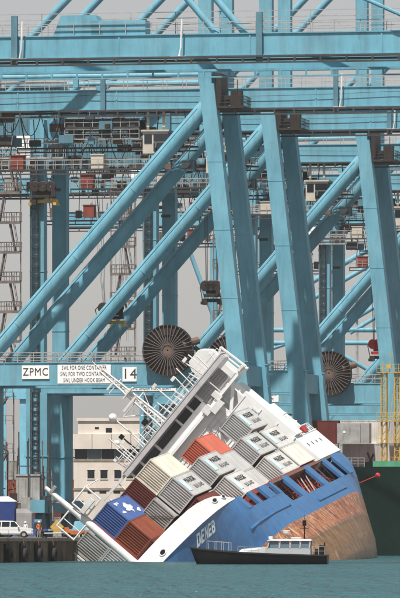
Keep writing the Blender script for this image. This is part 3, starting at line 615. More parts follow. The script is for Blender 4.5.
mb = MB(); mb.box(-6.6,4.9,93.0,98.5,15.3,16.3); mb.box(-6.6,4.9,93.35,98.5,15.75,17.35)
wh = mb.build('wheelhouse', ws, ship)
mb = MB(); mb.box(-7.0,10.4,92.1,97.6,17.4,18.0); mb.box(-7.1,10.5,92.05,97.7,18.0,18.12); mb.build('wheelhouse_roof', M['greypaint'], ship)
wx = [-6.5,-5.1,-2.5,1.3,3.2,4.8]; wx = [(-6.45,-5.0),(-4.75,-2.45),(-2.2,1.25),(1.5,3.2),(3.45,4.8)]
for x0, x1 in wx:
    mb = MB(); mb.box(x0,x1,93.14,93.2,16.35,17.25); w_ = mb.build('window', M['glass'], wh)
for x in (-6.55,-4.88,-2.33,1.37,3.32,4.9):
    mb = MB(); mb.box(x-.14,x+.14,92.95,93.3,16.3,17.4); mb.build('mullion', M['white'], wh)
for x0, x1 in ((5.1,7.0),(7.15,9.0)):
    mb = MB(); mb.box(x0,x1,93.0,93.2,15.45,17.3)
    for k in range(5): mb.box(x0+.1,x1-.1,92.94,93.0,15.6+k*.34,15.78+k*.34)
    mb.build('wing_panel', M['panelgrey'], ship)
mb = MB(); mb.path([(10.2,92.6,18.1),(10.95,92.6,18.5),(11.1,92.6,15.0)],.16,6); mb.path([(10.95,92.6,18.5),(10.2,95,18.6),(10.3,95,15.2)],.12,6); mb.cbox((10.6,93.5,15.3),(.7,3,.3)); mb.build('wing_frame', M['white'], ship)
mb = MB()                                      # starboard wing rails and frames
mb.path([(-6.6,92.6,15.3),(-10.3,92.6,15.3),(-10.3,92.6,17.4)],.1); mb.rail([(-6.6,92.5,15.3),(-10.3,92.5,15.3)],1.2,.9,.05); mb.path([(-8.3,92.6,15.3),(-8.3,92.6,17.7)],.08); mb.bar((-7.0,92.6,17.75),(-10.9,92.6,17.85),.3,.42,(0,1,0)); mb.path([(-10.4,92.6,15.2),(-10.9,92.6,13.2),(-8.9,92.6,13.2)],.09); mb.bar((-7,92.8,14.7),(-11,92.8,14.9),.3,.35,(0,1,0)); mb.build('wing_rail', M['white'], ship)
mb = MB(); mb.rail([(-6.9,92.2,18.12),(10,92.2,18.12)],1.1,1.3,.045); mb.rail([(-6.9,97.4,18.12),(10,97.4,18.12)],1.1,1.3,.045); mb.build('monkey_island_rail', M['white'], ship)
for k in range(22):                            # aerials, lamps and stays on top of the wheelhouse
    x = -6.6+k*.74+random.uniform(-.3,.3); h = random.choice((1.3,1.8,2.4,3.0,3.8)); a = random.uniform(93,97)
    mb = MB(); mb.tube((x,a,18.1),(x+random.uniform(-.3,.3),a,18.1+h),.075,5)
    if k%3 == 0: mb.cbox((x,a,18.1+h),(.55,.4,.35))
    if k%4 == 1: mb.path([(x-.8,a,18.1+h*.6),(x+.8,a,18.1+h*.6)],.05)
    mb.build('aerial', M['white'], ship)
mb = MB(); q = [(.5,95.2),(1.5,95.2),(1.0,96.0)]
for x, a in q: mb.tube((x,a,18.1),(1.0+(x-1)*.35,95.5+(a-95.5)*.35,27.6),.13,6)
for k in range(9):
    t0, t1 = k/9, (k+1)/9; f = lambda i, t: Vector((q[i][0]+(1.0+(q[i][0]-1)*.35-q[i][0])*t, q[i][1]+(95.5+(q[i][1]-95.5)*.35-q[i][1])*t, 18.1+9.5*t))
    mb.tube(f(0,t0),f(1,t1),.06,4); mb.tube(f(1,t0),f(0,t1),.06,4); mb.tube(f(0,t1),f(1,t1),.06,4)
mb.path([(-1.4,95.4,22.3),(2.2,95.4,22.3)],.08); mb.path([(-.4,95.4,25.2),(1.7,95.4,25.2)],.07); mb.cbox((1,95.3,23.6),(1.6,1.2,.12)); mb.path([(1,95.5,27.6),(1.1,95.5,29.0)],.06)
mb.path([(-1.4,95.4,22.3),(.6,95.4,20.2)],.06); mb.path([(2.2,95.4,22.3),(1.3,95.4,20.6)],.05)
rm = mb.build('radar_mast', M['white'], ship); rm.location.x = -1.1
mb = MB(); mb.cbox((.4,94.4,22.6),(2.4,.2,.24)); mb.tube((1,94.6,22.3),(1,94.6,22.6),.25,8); mb.cbox((.6,94.6,25.6),(1.5,.18,.2)); mb.build('radar_scanner', M['white'], rm)
mb = MB(); mb.lathe([(.02,-.45),(.3,-.4),(.48,-.15),(.48,.12),(.3,.4),(.02,.48)],14,'z',(-3.4,95.5,23.2)); mb.tube((-3.4,95.5,18.1),(-3.4,95.5,23),.09,6); mb.build('satellite_dome', M['white'], ship, True); mb = MB(); mb.lathe([(.02,-.3),(.28,-.2),(.3,.08),(.02,.35)],12,'z',(-5.2,95,21.0)); mb.tube((-5.2,95,18.1),(-5.2,95,20.9),.08,6); mb.build('satellite_dome', M['white'], ship, True)
mb = MB(); mb.tube((-1.2,94,18.1),(-1.2,94,19.6),.1,6); mb.cbox((-1.2,93.9,19.9),(.7,.6,.6)); mb.build('searchlight', M['black'], ship); mb = MB(); mb.tube((-4.2,94,18.1),(-4.2,94,20.6),.09,6); mb.cbox((-4.2,93.9,20.9),(.5,.5,.5)); mb.build('searchlight', M['black'], ship)
mb = MB(); bb = [(6.2,16.0),(9.2,16.0),(9.2,20.0),(8.5,20.9),(6.8,20.9),(6.2,20.0)]; mb.prism(bb, lambda x,z: (x-.3,99.5,z), lambda x,z: (x-.3,104,z)); fn = mb.build('funnel', M['white'], ship)
mb = MB(); mb.tube((7.0,101,20.8),(7.0,101,22.0),.35,10); mb.build('exhaust_pipe', M['black'], fn); mb = MB(); mb.tube((7.9,102,20.8),(7.9,102,21.7),.25,10); mb.build('exhaust_pipe', M['black'], fn)
mb = MB(); mb.box(-8.2,8.2,99.0,107,5.72,11.0); mb.box(-7,7.5,99.0,104,11,16); mb.build('aft_deckhouse', ws, ship)
mb = MB()                                      # fittings on the front wall
mb.rail([(-6,92.9,13.06),(5.5,92.9,13.06)],1.0,1.1,.035,2); mb.rail([(-6,92.9,10.6),(8,92.9,10.6)],1.0,1.3,.035,2); mb.path([(2.2,92.85,10.6),(3.4,92.85,13.0)],.06); mb.path([(2.7,92.85,10.6),(3.9,92.85,13.0)],.06)
mb.build('wall_rail', M['white'], ship)
mb = MB(); mb.box(-.6,1.6,92.9,93.02,12.0,12.9)
for k in range(6): mb.box(-.5+k*.36,-.3+k*.36,92.86,92.9,12.05,12.85)
mb.build('vent_louvre', paint('blue_grey_panel', (.28,.31,.38), .5, .1, 1, .2), ship)
mb = MB(); mb.cbox((4.1,92.8,12.4),(.8,.5,.7)); mb.build('floodlight', M['black'], ship)
mb = MB(); mb.cbox((5.6,92.6,14.6),(1.6,.9,.8)); mb.cbox((4.6,92.6,15.2),(1.0,.8,.9)); mb.cbox((6.5,92.6,15.4),(.7,.7,1.1)); mb.build('lamp_cluster', M['white'], ship)
mb = MB(); mb.hexa([(8.0,101,5.75),(8.7,101,5.75),(8.7,104,5.75),(8.0,104,5.75),(7.9,100.6,6.5),(8.9,100.6,6.5),(8.9,104.5,6.5),(7.9,104.5,6.5)]); mb.build('rescue_boat', M['red'], ship)
mb = MB(); mb.rail([(8.5,99.5,5.72),(8.5,110,5.72)],1.1,1.6,.06); mb.path([(9.0,101,7.2),(8.2,101,9),(8.6,104,9)],.12); mb.build('davit', M['white'], ship)
mb = MB(); mb.tube((6.5,110.4,-1.9),(8.6,112.5,-3.0),.045,5); mb.lathe([(.02,-.3),(.22,-.24),(.3,0),(.22,.24),(.02,.3)],12,'z',(8.75,112.7,-3.1)); mb.build('buoy_arm', M['red'], ship, True)

# ------------------------------------------------------------------ containers
CL, CW, CH = 12.19, 2.44, 2.9
def corr(n, w, h, depth, fn):
    """trapezoid corrugation across w, ribs running along h"""
    mb = MB(); xs = []; p = w/n
    for i in range(n): xs += [(i*p, 0), (i*p+.26*p, 0), (i*p+.38*p, depth), (i*p+.88*p, depth)]
    xs.append((w, 0)); vs = []
    for x, d in xs: vs += [fn(x, d, 0), fn(x, d, h)]
    mb.add(vs, [(2*i,2*i+2,2*i+3,2*i+1) for i in range(len(xs)-1)]); return mb
def frame_mb(Lc):
    mb = MB(); t = .13
    for x in (-CW, -t):
        for y in (0, Lc-t): mb.box(x,x+t,y,y+t,0,CH)
        mb.box(x,x+t,t,Lc-t,0,.15); mb.box(x,x+t,t,Lc-t,CH-.1,CH)
    for y in (0, Lc-t): mb.box(-CW+t,-t,y,y+t,0,.15); mb.box(-CW+t,-t,y,y+t,CH-.12,CH)
    for x in (-CW-.006, -.172):
        for y in (-.006, Lc-.172):
            for z in (-.003, CH-.117): mb.box(x,x+.178,y,y+.178,z,z+.12)
    return mb
def cont_meshes(Lc, g):
    d = {}
    d['frame'] = frame_mb(Lc).mesh('frame', g)
    d['front_panel'] = corr(9, CW-.26, CH-.27, .13, lambda x,dd,z: (-CW+.13+x,.02+dd,.15+z)).mesh('front_panel', g)
    d['end_door'] = corr(8, CW-.26, CH-.27, .04, lambda x,dd,z: (-CW+.13+x,Lc-.02-dd,.15+z)).mesh('end_door', g)
    ns = int(Lc/.28)
    d['side_panel'] = corr(ns, Lc-.26, CH-.25, .036, lambda x,dd,z: (-.012-dd,.13+x,.15+z)).mesh('side_panel', g)
    d['far_side_panel'] = corr(ns, Lc-.26, CH-.25, .036, lambda x,dd,z: (-CW+.012+dd,.13+x,.15+z)).mesh('far_side_panel', g)
    d['roof_panel'] = corr(ns, Lc-.26, CW-.26, .02, lambda x,dd,z: (-CW+.13+z,.13+x,CH-.03-dd)).mesh('roof_panel', g)
    mb = MB(); mb.box(-CW+.13,-.13,.13,Lc-.13,.05,.12); d['underside'] = mb.mesh('underside', M['ruststeel']); return d
C40 = cont_meshes(CL, CM['grey']); C20 = cont_meshes(6.06, CM['grey'])
star = MB(); pts = []
for i in range(14): r_ = .62 if i%2 == 0 else .27; t = math.pi/2+2*math.pi*i/14; pts.append((r_*math.cos(t), r_*math.sin(t)))
star.prism(pts, lambda x,z: (.030,1.75+x*1.2,1.5+z), lambda x,z: (.036,1.75+x*1.2,1.5+z)); star_me = star.mesh('star_emblem', M['plate'])
sq = MB(); sq.box(.004,.026,.6,2.6,.7,2.3); sq_me = sq.mesh('emblem_square', M['logo_blue'])
ink2 = paint('grey_lettering', (.17,.17,.175), .6, .1, 1, .35, (.3,.3,.3), 1.0)
def make_container(mat, label, Mw, Lc=CL, marks=None, group='containers loaded on the capsized ship', dent=0.0):
    o = empty('shipping_container', (0,0,0), 0, label, 'container', group)
    for k, me in (C40 if Lc > 10 else C20).items():
        c = link(k, me, o)
        if k != 'underside': mat_on(c, mat)
    o.matrix_world = Mw
    if marks == 'star':
        s = link('emblem_square', sq_me, o); link('star_emblem', star_me, s)
        for s_, z, y, sz in (('MAERSK',1.95,6.6,.92),('SEALAND',.95,8.0,.72)):
            t = link('lettering', text_mesh(s_, sz, M['ink'] if z > 1.5 else ink2, .01, 1.75), o)
            t.matrix_local = Matrix(((0,0,1,.012),(1,0,0,y),(0,1,0,z),(0,0,0,1)))
    elif marks == 'splash':
        mb = MB(); rnd = random.Random(4)
        for cy, cz, ry, rz in ((6.2,1.55,1.9,.55),(5.2,1.2,1.3,.25),(7.6,1.5,1.2,.3),(6.4,1.95,.9,.3),(2.4,2.3,.8,.22),(3.6,2.35,.5,.15),(2.2,1.1,1.0,.2),(9.6,.75,.8,.25),(10.4,.95,.5,.18),(6.9,1.1,.5,.4)):
            n = 11; mb.prism([(cy+ry*rnd.uniform(.6,1.1)*math.cos(2*math.pi*i/n), cz+rz*rnd.uniform(.6,1.1)*math.sin(2*math.pi*i/n)) for i in range(n)], lambda y,z: (.004,y,z), lambda y,z: (.012+rnd.random()*.006,y,z))
        mb.build('white_emblem', M['plate'], o)
    return o
def ship_c(p, a, u, rot=0.0): return SHIP @ Matrix.Translation((p,a,u)) @ Matrix.Rotation(R(rot), 4, 'Y')
A_, B_, C_, D_, E_, F_ = 16, 28.5, 41, 53.5, 66, 78.5
cl = [(1.2,A_,8.0,'blue',"blue container with white splashed emblem, highest of the forward bay",'splash'),
 (1.2,A_,5.08,'rust',"rust-red container directly under the blue one",None),
 (1.2,A_,2.15,'brown',"dark red container lowest under the blue and rust-red ones, near the bulwark",None),
 (-2.25,A_,7.75,'grey3',"stained grey container half in the water behind the white foremast",None),
 (-2.1,A_,4.8,'grey',"grey container lowest beside the foremast's foot, awash",None),
 (-4.75,A_-.6,7.3,'white',"stained pale container at far left, sinking beside the quay wall",None),
 (5.5,B_,8.45,'cream',"cream container, topmost of its stack before the bridge windows",None),
 (5.55,B_,5.48,'grey',"grey lettered container right below the cream one",'star'),
 (5.5,B_,2.3,'brown',"dark red container lowest behind the white bulwark",None),
 (2.98,B_,8.42,'brown',"dark red container standing left of the cream one",None),
 (2.95,B_-2.2,5.46,'grey3',"grey container with a rusty diagonal mark, above the white bulwark",None),
 (2.95,B_,2.3,'brown',"dark red container half hidden behind the white bulwark",None),
 (7.1,C_,5.72,'grey',"grey lettered container just below the orange-red one",'star'),
 (7.3,C_,2.42,'grey2',"pale grey lettered container lowest above the blue side openings, near the fairleads",'star'),
 (6.62,D_,8.2,'red',"orange-red container, the only one of its colour on the ship",None),
 (6.62,D_,5.28,'grey',"grey container hidden under the orange-red one",None),
 (6.62,D_,2.36,'grey',"grey container at the bottom beneath the orange-red one",None),
 (8.15,E_,5.5,'grey',"grey lettered container in the middle of the load, right of the orange-red one",'star'),
 (8.2,E_,2.25,'grey2',"pale grey lettered container resting above the large red side openings",'star'),
 (8.05,F_,8.82,'grey',"grey lettered container, topmost and nearest to the white deckhouse",'star'),
 (8.4,F_,5.24,'grey2',"pale grey lettered container beside the lower deckhouse, second tier",'star'),
 (8.4,F_,2.29,'white',"plain dirty white container without lettering, beside the deckhouse foot",None)]
for p, a, u, m, lab, mk in cl: make_container(CM[m], lab, ship_c(p,a,u), CL, mk)
mb = MB()                                      # rusty lashing mark on the diagonal
mb.tube((.7,B_-2.26,8.3),(2.8,B_-2.26,5.6),.03,5); mb.build('lashing_rod', M['black'], ship)

# ================================================================== GREEN SHIP BEHIND
gs = empty('green_ship', (0,0,0), 0, 'dark green ship moored at the right edge behind the wreck', 'ship')
gs.matrix_world = Matrix.Translation((15.2, 772, 0)) @ Matrix.Rotation(-QY, 4, 'Z')
mb = MB(); secs = [(0,.86,0),(1.5,.95,0),(6,1,0),(110,1,0)]; vs = []
prof = [(0,11.0),(0,4),(.25,0),(1.2,-3),(4,-5),(22,-5),(24.8,-3),(25.8,0),(26,4),(26,11.0)]
for y, k, _ in secs:
    for x, z in prof: vs.append((13+(x-13)*k, y, z))
n = len(prof); mb.add(vs, [(i*n+j,i*n+(j+1)%n,(i+1)*n+(j+1)%n,(i+1)*n+j) for i in range(len(secs)-1) for j in range(n)]+[tuple(range(n))])
mb.build('hull', M['green'], gs)
mb = MB(); mb.box(6.3,24.5,.02,.4,11.0,11.7); mb.box(.3,.7,2,60,11.0,11.6); mb.box(2,3.4,.1,.6,10.6,11.5); mb.build('bulwark', M['green_l'], gs)
mb = MB(); mb.box(1.2,25,1.6,109,10.9,11.02); mb.build('deck', M['redoxide'], gs)
mb = MB(); mb.rail([(2,.3,11.0),(5.2,.3,11.0)],1.1,.8,.05,3); mb.build('handrail', M['galv'], gs)
mb = MB(); mb.tube((5.4,1.2,11),(6.2,1.2,12.6),.12,6); mb.tube((6.2,1.2,11),(5.4,1.2,12.8),.12,6); mb.cbox((5.8,1.2,11.3),(1.4,.8,.6)); mb.build('mooring_winch', M['black'], gs)
GM = gs.matrix_world.copy()
def gcont(x, y, z, m, lab): make_container(CM[m], lab, GM @ Matrix.Translation((x,y,z)) @ Matrix.Rotation(R(90),4,'Z') @ Matrix.Translation((0,-6.06,0)) @ Matrix.Translation((0,0,0)), 6.06, None, 'containers on the green ship')
# boxes lie athwart: local +X is turned towards +Y, so the box front is its long side seen from the quay end
gc = [(-5.2,6.0,11.02,'grey3','grey container low on the green ship, mostly hidden by the white deckhouse'),(1.0,6.0,11.02,'grey','grey container on the lower tier just right of the wreck'),(7.15,6.0,11.02,'grey2','pale grey container on the lower tier behind the yellow tower'),
      (-5.2,6.2,13.95,'brown','dark red container on the upper tier of the green ship'),(1.0,6.9,13.95,'white','dirty white container on the upper tier behind the small grey box'),(7.15,6.2,13.95,'grey','grey container on the upper tier behind the yellow tower')]
def gplace(x, y, z): return GM @ Matrix.Translation((x,y,z)) @ Matrix(((0,1,0,0),(-1,0,0,0),(0,0,1,0),(0,0,0,1)))
for x, y, z, m, lab in gc: make_container(CM[m], lab, gplace(x,y-2.44+2.44,z), 6.06, None, 'containers on the green ship')
sb = empty('small_box', (0,0,0), 0, 'small grey box with white mark standing before the dirty white container', 'box'); sb.matrix_world = GM @ Matrix.Translation((1.3,3.0,13.95))
# yellow lattice tower
yt = empty('lattice_tower', (0,0,0), 0, 'yellow lattice tower with ladder standing on the green ship', 'tower'); yt.matrix_world = GM @ Matrix.Translation((7.2,.9,11.0))
for x in (0.0,1.7):
    mb = MB()
    for dx in (0,.62): 
        for dy in (0,.62): mb.tube((x+dx,dy,0),(x+dx,dy,11.8),.085,5)
    for k in range(13):
        z = .2+k*.9
        for dy in (0,.62): mb.tube((x,dy,z),(x+.62,dy,z),.04,4); mb.tube((x,dy,z),(x+.62,dy,z+.9),.035,4)
    mb.build('lattice_column', M['yellow'], yt)
for z in (0.1,2.9,5.6,11.6):
    mb = MB(); mb.box(-.5,2.9,-.3,.9,z,z+.1); mb.rail([(-.5,-.3,z+.1),(2.9,-.3,z+.1)],1.0,.7,.04); mb.build('landing', M['yellow'], yt)
mb = MB(); mb.path([(1.0,.3,11.6),(1.1,.3,14.2)],.05); mb.path([(.2,.3,11.6),(.2,.3,13.0)],.05); mb.cbox((.9,.3,12.4),(.6,.5,.5)); mb.bar((.7,.3,2.9),(1.8,.3,11.6),.08,.08,(0,1,0)); mb.build('lamp', M['yellow'], yt)
# small grey box
mb = MB(); mb.box(0,2.9,0,2.0,0,2.5); mb.build('body', M['galv'], sb); mb = MB(); mb.box(2.9,4.0,.2,2.0,0,2.5); mb.build('dark_panel', M['panelgrey'], sb); mb = MB(); mb.lathe([(.01,-.03),(.17,-.03),(.17,.0),(.01,0)],12,'y',(.9,-.01,1.4)); mb.build('white_mark', M['plate'], sb)

# ================================================================== PILOT BOAT
pb_ = empty('pilot_boat', (0,0,0), 0, 'black-hulled pilot boat with white cabin in front of the wreck', 'boat')
pb_.matrix_world = Matrix.Translation((-.9, 560, -.06)) @ Matrix.Rotation(R(-4), 4, 'Z')
# length along local X, bow to -X
XS = [0,.6,1.5,3,5,8,11,12.4]; HBm = [.06,.55,1.05,1.6,1.9,2.0,1.9,1.75]; SH = [1.55,1.46,1.36,1.22,1.08,.95,.86,.84]
mb = MB(); vs = []
for x, h, s in zip(XS, HBm, SH):
    k = .1 if x < .3 else 0
    for yy, z in ((-h,s),(-h*.96,s*.5),(-h*.8,.0),(-h*.4,-.5),(0,-.7),(h*.4,-.5),(h*.8,0),(h*.96,s*.5),(h,s)): vs.append((x+(.9*(1-max(0,z)/s) if x<1.4 else 0)*(1-x/1.4) if x<1.4 else x, yy, z))
n = 9; mb.add(vs, [(i*n+j,i*n+j+1,(i+1)*n+j+1,(i+1)*n+j) for i in range(len(XS)-1) for j in range(n-1)]+[tuple(range((len(XS)-1)*n,len(XS)*n)), tuple(range(n))])
ph = mb.build('hull', M['black'], pb_, True)
mb = MB()
for i in range(len(XS)-1):
    for s in (-1,1): mb.bar((XS[i],s*HBm[i],SH[i]+.02),(XS[i+1],s*HBm[i+1],SH[i+1]+.02),.14,.12)
mb.build('rubbing_rail', M['rubber'], pb_)
mb = MB(); vs = [(x,-h+.05,s-.08) for x,h,s in zip(XS,HBm,SH)]+[(x,h-.05,s-.08) for x,h,s in reversed(list(zip(XS,HBm,SH)))]; mb.add(vs, [tuple(range(len(vs)))]); mb.build('deck', M['panelgrey'], pb_)
mb = MB(); mb.hexa([(4.2,-1.0,.98),(7.0,-1.25,.9),(7.0,1.25,.9),(4.2,1.0,.98),(4.7,-.8,1.42),(7.0,-1.05,1.62),(7.0,1.05,1.62),(4.7,.8,1.42)]); trunk = mb.build('forward_trunk', M['boatwhite'], pb_)
mb = MB(); mb.hexa([(6.9,-1.3,.88),(10.9,-1.3,.85),(10.9,1.3,.85),(6.9,1.3,.88),(6.95,-1.28,1.5),(10.9,-1.28,1.5),(10.9,1.28,1.5),(6.95,1.28,1.5)])
for x in (7.15,8.1,9.05,9.95,10.8):
    for s in (-1,1): mb.bar((x-(.12 if x<7.5 else 0),s*1.25,1.5),(x+.08,s*1.15,2.18),.12,.1,(1,0,0))
mb.hexa([(7.0,-1.35,2.18),(11.0,-1.3,2.18),(11.0,1.3,2.18),(7.0,1.35,2.18),(7.3,-1.2,2.32),(10.9,-1.2,2.32),(10.9,1.2,2.32),(7.3,1.2,2.32)])
cab = mb.build('cabin', M['boatwhite'], pb_)
for x0, x1 in ((7.25,8.05),(8.2,9.0),(9.15,9.9),(10.05,10.75)):
    mb = MB(); mb.hexa([(x0,-1.22,1.51),(x1,-1.22,1.51),(x1,-1.19,1.51),(x0,-1.19,1.51),(x0+.06,-1.13,2.18),(x1,-1.13,2.18),(x1,-1.1,2.18),(x0+.06,-1.1,2.18)]); mb.build('window', M['glassblue'], cab)
mb = MB(); mb.hexa([(7.02,-1.1,1.51),(7.05,-1.1,1.51),(7.05,1.1,1.51),(7.02,1.1,1.51),(7.18,-1.0,2.18),(7.21,-1.0,2.18),(7.21,1.0,2.18),(7.18,1.0,2.18)]); mb.build('window', M['glassblue'], cab)
mb = MB(); mb.tube((10.3,0,2.32),(10.3,0,3.9),.06,6); mb.path([(9.9,0,3.3),(10.7,0,3.3)],.04); mb.cbox((10.3,0,3.75),(.34,.3,.5)); mb.tube((10.3,0,3.9),(10.3,0,4.5),.02,4); mb.build('signal_mast', M['black'], cab)
mb = MB(); mb.tube((8.7,-.3,2.32),(8.7,-.3,2.42),.06,6); mb.lathe([(.03,-.12),(.3,0),(.34,.22),(.28,.24),(.03,.1)],12,'z',(8.7,-.3,2.85)); mb.cbox((7.3,-.6,2.45),(.35,.4,.25)); mb.cbox((9.4,.3,2.42),(1.2,.25,.12)); mb.build('radar', M['white'], cab)
mb = MB(); mb.rail([(1.6,-1.0,1.3),(3.6,-1.65,1.15)],.85,.65,.03,1); mb.rail([(1.6,1.0,1.3),(3.6,1.65,1.15)],.85,.65,.03,1); mb.path([(1.6,-1,2.15),(1.6,1,2.15)],.03); mb.build('bow_rail', M['galv'], pb_)
mb = MB(); mb.rail([(4.4,-1.5,1.05),(6.9,-1.7,.95)],.6,.6,.025,2); mb.rail([(11.1,-1.4,.85),(12.2,-1.5,.85)],.8,.5,.03,2); mb.build('side_rail', M['galv'], pb_)
mb = MB(); mb.cbox((11.9,-.5,1.3),(.5,.5,.9)); mb.tube((12.1,.3,.85),(12.1,.3,2.0),.06,5); mb.cbox((11.5,.6,1.15),(.6,.5,.55)); mb.build('stern_gear', M['black'], pb_)

# ================================================================== QUAY-SIDE THINGS
def quay_z(): return QZ
# white estate car
def make_car(P, rz, label):
    c = empty('parked_car', P, rz, label, 'car'); wp = M['carwhite']
    # X along length, front to +X, side faces -Y
    prof = [(-2.3,.45),(-2.35,.95),(-2.2,1.12),(-2.05,1.72),(-1.6,1.82),(.15,1.80),(.55,1.66),(1.05,1.14),(2.05,1.0),(2.32,.82),(2.36,.45)]
    mb = MB(); vs = []
    for x, z in prof: w = .9 if z < 1.2 else .9-.2*(z-1.15)/.67; vs += [(x,-w,z),(x,w,z)]
    n = len(prof); mb.add(vs, [(2*i,2*i+1,2*((i+1)%n)+1,2*((i+1)%n)) for i in range(n)]+[tuple(2*i for i in range(n)), tuple(2*i+1 for i in reversed(range(n)))])
    body = mb.build('body', wp, c)
    for s in (-1,1):
        for x0, x1, t0, t1 in ((-1.95,-1.05,-1.82,-1.02),(-.95,-.1,-.92,-.08),(0,.92,.02,.42)):
            mb = MB(); w0, w1 = .905*s, .785*s; mb.add([(x0,w0,1.17),(x1,w0,1.17),(t1,w1,1.70),(t0,w1,1.70)], [(0,1,2,3)]); mb.build('window', M['glass'], c)
    mb = MB(); mb.add([(.62,-.7,1.65),(.62,.7,1.65),(1.08,.8,1.16),(1.08,-.8,1.16)], [(0,1,2,3)]); mb.build('windscreen', M['glass'], c)
    for x in (-1.4,1.42):
        for s in (-1,1):
            mb = MB(); mb.lathe([(.2,-.11),(.33,-.11),(.36,-.06),(.36,.06),(.33,.11),(.2,.11)],20,'y',(x,s*.84,.36)); w = mb.build('wheel', M['rubber'], c, True)
            mb = MB(); mb.lathe([(.01,-.02),(.21,-.03),(.22,.03),(.01,.02)],12,'y',(x,s*.9,.36)); mb.build('rim', M['galv'], w)
    for s in (-1,1):
        mb = MB(); mb.cbox((2.2,s*.68,.88),(.22,.34,.16)); mb.build('headlight', M['plate'], c)
        mb = MB(); mb.cbox((.85,s*1.0,1.2),(.16,.22,.16)); mb.build('mirror', wp, c)
    mb = MB(); mb.box(-2.4,2.42,-.86,.86,.32,.52); mb.build('bumper', M['panelgrey'], c)
    for y0 in (-.66,.62): mb = MB(); mb.box(-1.7,.1,y0,y0+.04,1.82,1.87); mb.build('roof_rail', M['black'], c)
M['carwhite'] = paint('white_car_paint', (.72,.72,.72), .25, .03, 1, .08, (.4,.36,.3), 1.0, spec=.5)
make_car(Vector(((11-200)/F*665, 665, QZ)), R(-2), 'white estate car parked on the quay at the left edge')
# blue box truck behind the car
tk = empty('box_truck', Vector(((-9-200)/F*690, 690, QZ)), R(-3), 'dark blue box truck behind the white car at the left edge', 'truck')
mb = MB(); mb.box(-3.2,2.7,-1.2,1.2,1.5,4.0)
for i in range(20): mb.box(-3.1+i*.3,-3.0+i*.3,-1.23,-1.2,1.6,3.9)
mb.build('cargo_box', paint('dark_blue_truck_paint', (.02,.05,.20), .5, .1, 1, .2), tk)
mb = MB(); mb.box(-3.2,2.8,-1.0,1.0,.9,1.5); mb.build('chassis', M['steel_dark'], tk)
for x in (-2.2,-1.1,1.9):
    for s in (-1,1): mb = MB(); mb.lathe([(.2,-.15),(.5,-.15),(.52,.15),(.2,.15)],16,'y',(x,s*.95,.52)); mb.build('wheel', M['rubber'], tk, True)
mb = MB(); mb.hexa([(-3.3,-1.25,4.0),(2.8,-1.25,4.0),(2.8,1.25,4.0),(-3.3,1.25,4.0),(-3.3,-.9,4.35),(1.9,-.9,4.55),(1.9,.9,4.55),(-3.3,.9,4.35)]); mb.build('tarpaulin', M['plate'], tk)
mb = MB(); mb.box(2.9,4.6,-1.1,1.1,.8,2.7); mb.hexa([(2.9,-1.1,2.7),(4.6,-1.1,2.7),(4.6,1.1,2.7),(2.9,1.1,2.7),(2.9,-1,3.2),(4.1,-1,3.2),(4.1,1,3.2),(2.9,1,3.2)]); mb.build('cab', M['panelgrey'], tk)
# people in work clothes
def make_person(P, rz, label, vest, legs, h=1.74):
    o = empty('person', P, rz, label, 'person')
    J = {'pel':(0,0,.95),'chest':(0,.01,1.32),'neck':(0,.01,1.48),'head0':(0,-.01,1.56),'head1':(0,-.01,1.70),
         'hl':(.1,0,.90),'kl':(.12,-.03,.50),'al':(.13,.02,.08),'tl':(.14,-.14,.04),'hr':(-.1,0,.90),'kr':(-.13,-.01,.50),'ar':(-.15,.04,.08),'tr':(-.17,-.12,.04),
         'sl':(.19,.01,1.42),'el':(.27,.03,1.14),'wl':(.25,-.08,.9),'fl':(.24,-.12,.8),'sr':(-.19,.01,1.42),'er':(-.28,.02,1.14),'wr':(-.22,-.16,.95),'fr':(-.18,-.2,.87)}
    E = [('pel','chest'),('chest','neck'),('neck','head0'),('head0','head1'),('pel','hl'),('hl','kl'),('kl','al'),('al','tl'),('pel','hr'),('hr','kr'),('kr','ar'),('ar','tr'),('chest','sl'),('sl','el'),('el','wl'),('wl','fl'),('chest','sr'),('sr','er'),('er','wr'),('wr','fr')]
    rad = {'pel':.15,'chest':.17,'neck':.06,'head0':.095,'head1':.09,'hl':.095,'kl':.068,'al':.048,'tl':.04,'sl':.072,'el':.05,'wl':.036,'fl':.03}
    ks = list(J); me = bpy.data.meshes.new('body'); s = h/1.79
    me.from_pydata([Vector(J[k])*s for k in ks], [(ks.index(a),ks.index(b)) for a,b in E], []); ob = link('body', me, None)
    md = ob.modifiers.new('skin','SKIN'); md.use_smooth_shade = True; ob.modifiers.new('sub','SUBSURF').levels = 1
    for i, k in enumerate(ks):
        r_ = rad.get(k) or rad.get(k[:-1]+'l', .05); me.skin_vertices[0].data[i].radius = (r_, r_*(.8 if k in ('pel','chest') else 1)); me.skin_vertices[0].data[i].use_root = (k == 'pel')
    dg = bpy.context.evaluated_depsgraph_get(); nm_ = bpy.data.meshes.new_from_object(ob.evaluated_get(dg)); bpy.data.objects.remove(ob)
    for m in (legs, vest, M['skin'], M['black']): nm_.materials.append(m)
    for p in nm_.polygons:
        z = p.center.z/s; x = abs(p.center.x)/s
        p.material_index = 3 if z < .1 else (2 if z > 1.5 or (x > .17 and z < .98) else (1 if z > .93 else 0))
    o2 = link('body', nm_, o)
    mb = MB(); mb.lathe([(.125,0),(.13,.02),(.115,.08),(.07,.125),(.01,.14)],14,'z',(0,-.01*s,1.69*s)); mb.lathe([(.155,-.005),(.13,.02)],14,'z',(0,-.025*s,1.69*s)); mb.build('helmet', M['plate'], o, True)
make_person(Vector(((39-200)/F*655,655,QZ)), R(30), 'person in orange vest and pale trousers standing beside the white car', M['orange'], paint('pale_trousers', (.5,.42,.36), .8, .1, 3, .1))
make_person(Vector(((25.5-200)/F*672,672,QZ)), R(-40), 'person in light shirt half hidden behind the white car', M['plate'], M['black'])
